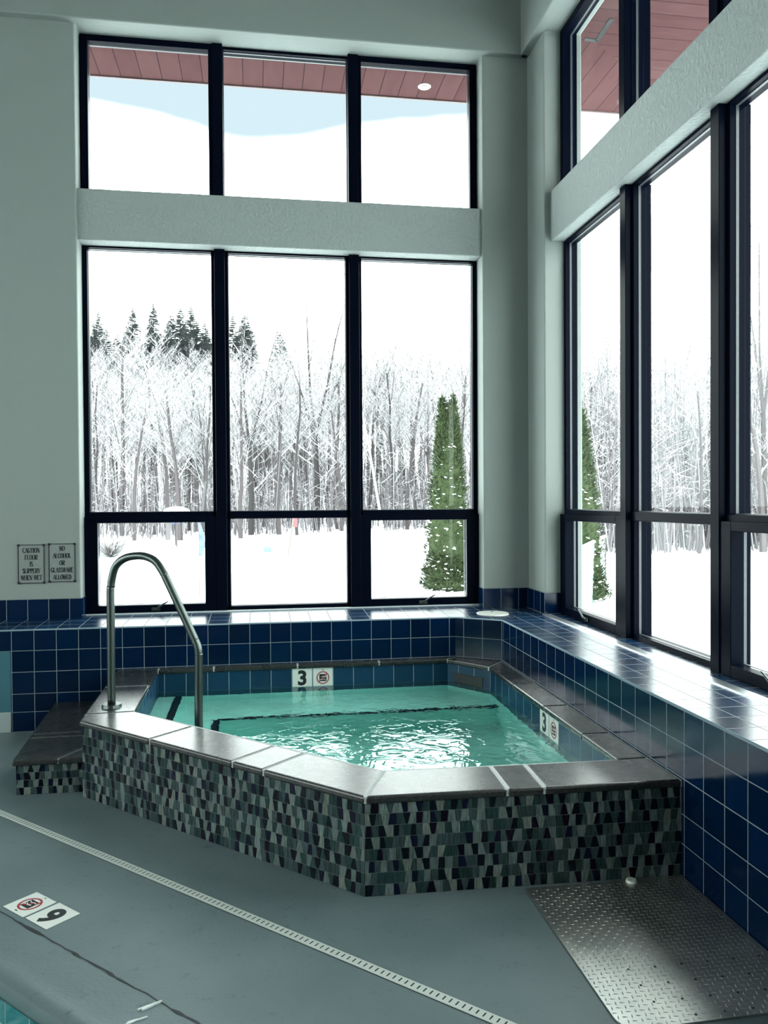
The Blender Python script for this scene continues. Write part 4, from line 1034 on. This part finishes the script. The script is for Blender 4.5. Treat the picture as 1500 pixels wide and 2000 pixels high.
# mesh fence behind the corner
fa, fb_ = at(1132, 12.6), at(1181, 16.6); fa.z = fb_.z = -.3
fe = empty('mesh_fence', fa, label='teal mesh fence with snow on its rail, outside the side window', cat='fence')
hf = 1.12; d = (fb_-fa); mb = MB(); mb.face([fa, fb_, fb_+z3*hf, fa+z3*hf])
def mesh_mat():
    m, nt, b = new_mat('teal_mesh'); tc = N(nt, 'ShaderNodeTexCoord'); n = N(nt, 'ShaderNodeTexNoise'); n.inputs['Scale'].default_value = 5; n.inputs['Detail'].default_value = 8; nt.links.new(tc.outputs['Object'], n.inputs['Vector'])
    r = N(nt, 'ShaderNodeValToRGB'); e = r.color_ramp.elements; e[0].position = .45; e[0].color = (.04, .13, .125, 1); e[1].position = .58; e[1].color = (.8, .88, .88, 1)
    nt.links.new(n.outputs['Fac'], r.inputs['Fac']); nt.links.new(r.outputs['Color'], b.inputs['Base Color']); return m
mb = MB(); n_ = Vector((-d.y, d.x, 0)).normalized(); mb.obox((fa+fb_)/2+z3*hf/2, d.normalized(), n_, z3, d.length/2, .006, hf/2); mb.build('mesh_panel', mesh_mat(), fe)
MB().tube([fa+z3*(hf+.03), fb_+z3*(hf+.03)], .035, 8).build('snowy_rail', M['snow'], fe)
for k in (0, .5, 1):
    q = fa+d*k; MB().tube([q, q+z3*(hf+.05)], .03, 8).build('post', M['twig'], fe)
# left pane furniture in the snow
b = at(215, 30); mb = MB(); rr = random.Random(3)
for _ in range(500):
    a = rr.uniform(0, 6.28); e = rr.uniform(.15, 1); q = Vector((math.cos(a)*.9, math.sin(a)*.9, e)); m_ = b+q*.55*rr.random(); mb.tube([m_, m_+q*.5*rr.uniform(.4, 1)], [.014, .006], 3, cap=False)
mb.build('bare_shrub', M['bush'], label='low bare shrub poking through the snow in the left pane', cat='shrub')
b = at(343, 38); us_ = empty('signpost', b, label='small blue sign on a post in the snow, left pane', cat='sign')
zt = onY(343, 1018, 38).z
MB().tube([b, Vector((b.x, b.y, zt))], .04, 8).build('post', M['bark2'], us_); MB().box(b.x-.14, b.x+.14, b.y-.03, b.y+.03, zt-.12, zt+.28).build('sign_board', simple('blue_board', (0.034, 0.0544, 0.204), .5), us_)
b = at(345, 36); um = empty('snowy_parasol', b, label='parasol dome covered in snow, just above the left transom', cat='parasol')
zt = onY(345, 989, 36).z; MB().tube([b, Vector((b.x, b.y, zt-.1))], .03, 8).build('pole', M['twig'], um)
mb = MB(); rad = .62
prev = None
for k in range(7):
    a = k/6*math.pi/2; r_, z_ = rad*math.cos(a)+.001, zt-.32+.32*math.sin(a); cur = [(b.x+r_*math.cos(2*math.pi*q/24), b.y+r_*math.sin(2*math.pi*q/24), z_) for q in range(24)]
    if prev:
        for q in range(24): l = (q+1) % 24; mb.face([prev[q], prev[l], cur[l], cur[q]])
    prev = cur
weld(mb.build('canopy', M['snow'], um, smooth=True))
b = at(388, 17); ff = empty('feather_flag', b, label='tall blue and white feather flag in the snow near the left mullion', cat='flag')
zt = onY(392, 1018, 17).z; zb_ = onY(392, 1086, 17).z
MB().tube([b, Vector((b.x, b.y, zt))], [.014, .008], 6).build('pole', simple('flag_pole', (0.0952, 0.0816, 0.0952), .4), ff)
mb = MB(); prevp = None
for k in range(9):
    t = k/8; z_ = zt+(zb_-zt)*t; w_ = .10*math.sin(min(1, t*1.6)*math.pi/2)*(1 if t < .8 else 1-(t-.8)*3); cur = (Vector((b.x+.0, b.y, z_)), Vector((b.x+.02+w_, b.y+.01*math.sin(t*9), z_)))
    if prevp: mb.face([prevp[0], prevp[1], cur[1], cur[0]])
    prevp = cur
fo = mb.build('banner', simple('flag_cloth', (0.0884, 0.1428, 0.2856), .7, var=.5, vscale=6), ff); sol = fo.modifiers.new('s', 'SOLIDIFY'); sol.thickness = .004
b = at(562, 29); sp = empty('trail_marker', b, label='leaning pole with a red and white marker in the middle pane', cat='marker pole')
t2 = onY(573, 1012, 29); MB().tube([b, t2], .035, 6).build('pole', simple('yellowed_pole', (0.0952, 0.0884, 0.0748), .6), sp)
MB().obox(t2-z3*.12+Vector((.05, 0, 0)), Vector((1, 0, 0)), Vector((0, 1, 0)), z3, .09, .02, .2).build('marker_board', simple('red_marker', (0.17, 0.0408, 0.0476), .5), sp)
for i, px in enumerate((517.5, 525.5)):
    b = at(px, 31); b.z += .0
    MB().tube([b-z3*.02, b+z3*.20], [.08, .06], 10).build('snow_marker', simple('pale_blue_plastic', (0.068, 0.136, 0.17), .5), label='%s of the two tiny pale blue stubs in the snow, middle pane' % ('left' if i == 0 else 'right'), cat='marker')
fa2, fb2 = at(1262, 30), at(1298, 33); rf = empty('rail_fence', fa2, label='low pale rail fence at the wood edge, second side bay', cat='fence')
for k in (0, .33, .66, 1):
    q = fa2.lerp(fb2, k); MB().tube([q, q+z3*.75], .04, 6).build('post', M['twig'], rf)
mb = MB()
for z_ in (.3, .62): mb.tube([fa2+z3*z_, fb2+z3*z_], .03, 6)
mb.build('rails', M['twig'], rf)
b = at(1257, 31); MB().tube([b, b+z3*.95], [.05, .04], 8).build('red_post', simple('red_paint', (0.136, 0.034, 0.0374), .5), label='short red post at the left end of the pale rail fence', cat='post')

# ------------------------------------------------------------------ light: the overcast sky, with portals in the openings
w = bpy.data.worlds.new('sky'); sc.world = w; w.use_nodes = True; nt = w.node_tree; nt.nodes.clear()
o = N(nt, 'ShaderNodeOutputWorld'); bg = N(nt, 'ShaderNodeBackground'); nt.links.new(bg.outputs[0], o.inputs[0])
tc = N(nt, 'ShaderNodeTexCoord'); s = N(nt, 'ShaderNodeSeparateXYZ'); nt.links.new(tc.outputs['Generated'], s.inputs[0])
nz = N(nt, 'ShaderNodeTexNoise'); nz.inputs['Scale'].default_value = 3.5; nz.inputs['Detail'].default_value = 3; nt.links.new(tc.outputs['Generated'], nz.inputs['Vector'])
ma = N(nt, 'ShaderNodeMath', operation='MULTIPLY_ADD'); ma.inputs[1].default_value = .07; nt.links.new(nz.outputs['Fac'], ma.inputs[0]); nt.links.new(s.outputs['Z'], ma.inputs[2])
# blue break in the cloud, high in the north: z > ~.42, fading out to the east
mr = N(nt, 'ShaderNodeMapRange', interpolation_type='SMOOTHSTEP'); mr.inputs['From Min'].default_value = .435; mr.inputs['From Max'].default_value = .460; nt.links.new(ma.outputs[0], mr.inputs['Value'])
mrx = N(nt, 'ShaderNodeMapRange', interpolation_type='SMOOTHSTEP'); mrx.inputs['From Min'].default_value = .29; mrx.inputs['From Max'].default_value = .35; mrx.inputs['To Min'].default_value = 1; mrx.inputs['To Max'].default_value = 0; nt.links.new(s.outputs['X'], mrx.inputs['Value'])
mry = N(nt, 'ShaderNodeMapRange'); mry.inputs['From Min'].default_value = .3; mry.inputs['From Max'].default_value = .6; nt.links.new(s.outputs['Y'], mry.inputs['Value'])
m1 = N(nt, 'ShaderNodeMath', operation='MULTIPLY'); nt.links.new(mr.outputs['Result'], m1.inputs[0]); nt.links.new(mrx.outputs['Result'], m1.inputs[1])
m2 = N(nt, 'ShaderNodeMath', operation='MULTIPLY'); nt.links.new(m1.outputs[0], m2.inputs[0]); nt.links.new(mry.outputs['Result'], m2.inputs[1])
mx = N(nt, 'ShaderNodeMix', data_type='RGBA'); mx.inputs['A'].default_value = (9.0, 9.75, 9.45, 1); mx.inputs['B'].default_value = (.74, .90, .99, 1)
nt.links.new(m2.outputs[0], mx.inputs['Factor']); nt.links.new(mx.outputs['Result'], bg.inputs['Color']); bg.inputs['Strength'].default_value = 1.0
def portal(loc, rot, sx, sy):
    l = bpy.data.lights.new('sky_portal', 'AREA'); l.shape = 'RECTANGLE'; l.size = sx; l.size_y = sy; l.cycles.is_portal = True
    ob = bpy.data.objects.new('sky_portal', l); ob.location = loc; ob.rotation_euler = rot; COL.objects.link(ob)
h90 = math.pi/2
portal((.25, 6.93, 3.09), (-h90, 0, 0), 3.27, 4.65)
for yc in (4.535, .465): portal((2.59, yc, 3.08), (h90, 0, h90), 3.33, 4.65)
for yc in (3.7, -1.2): portal((XL-.29, yc, 2.5), (h90, 0, -h90), 4.4, 3.4)
sc.cycles.caustics_reflective = False
vs = sc.view_settings; vs.view_transform = 'Standard'; vs.look = 'None'; vs.exposure = 0; vs.gamma = 1; vs.use_curve_mapping = False
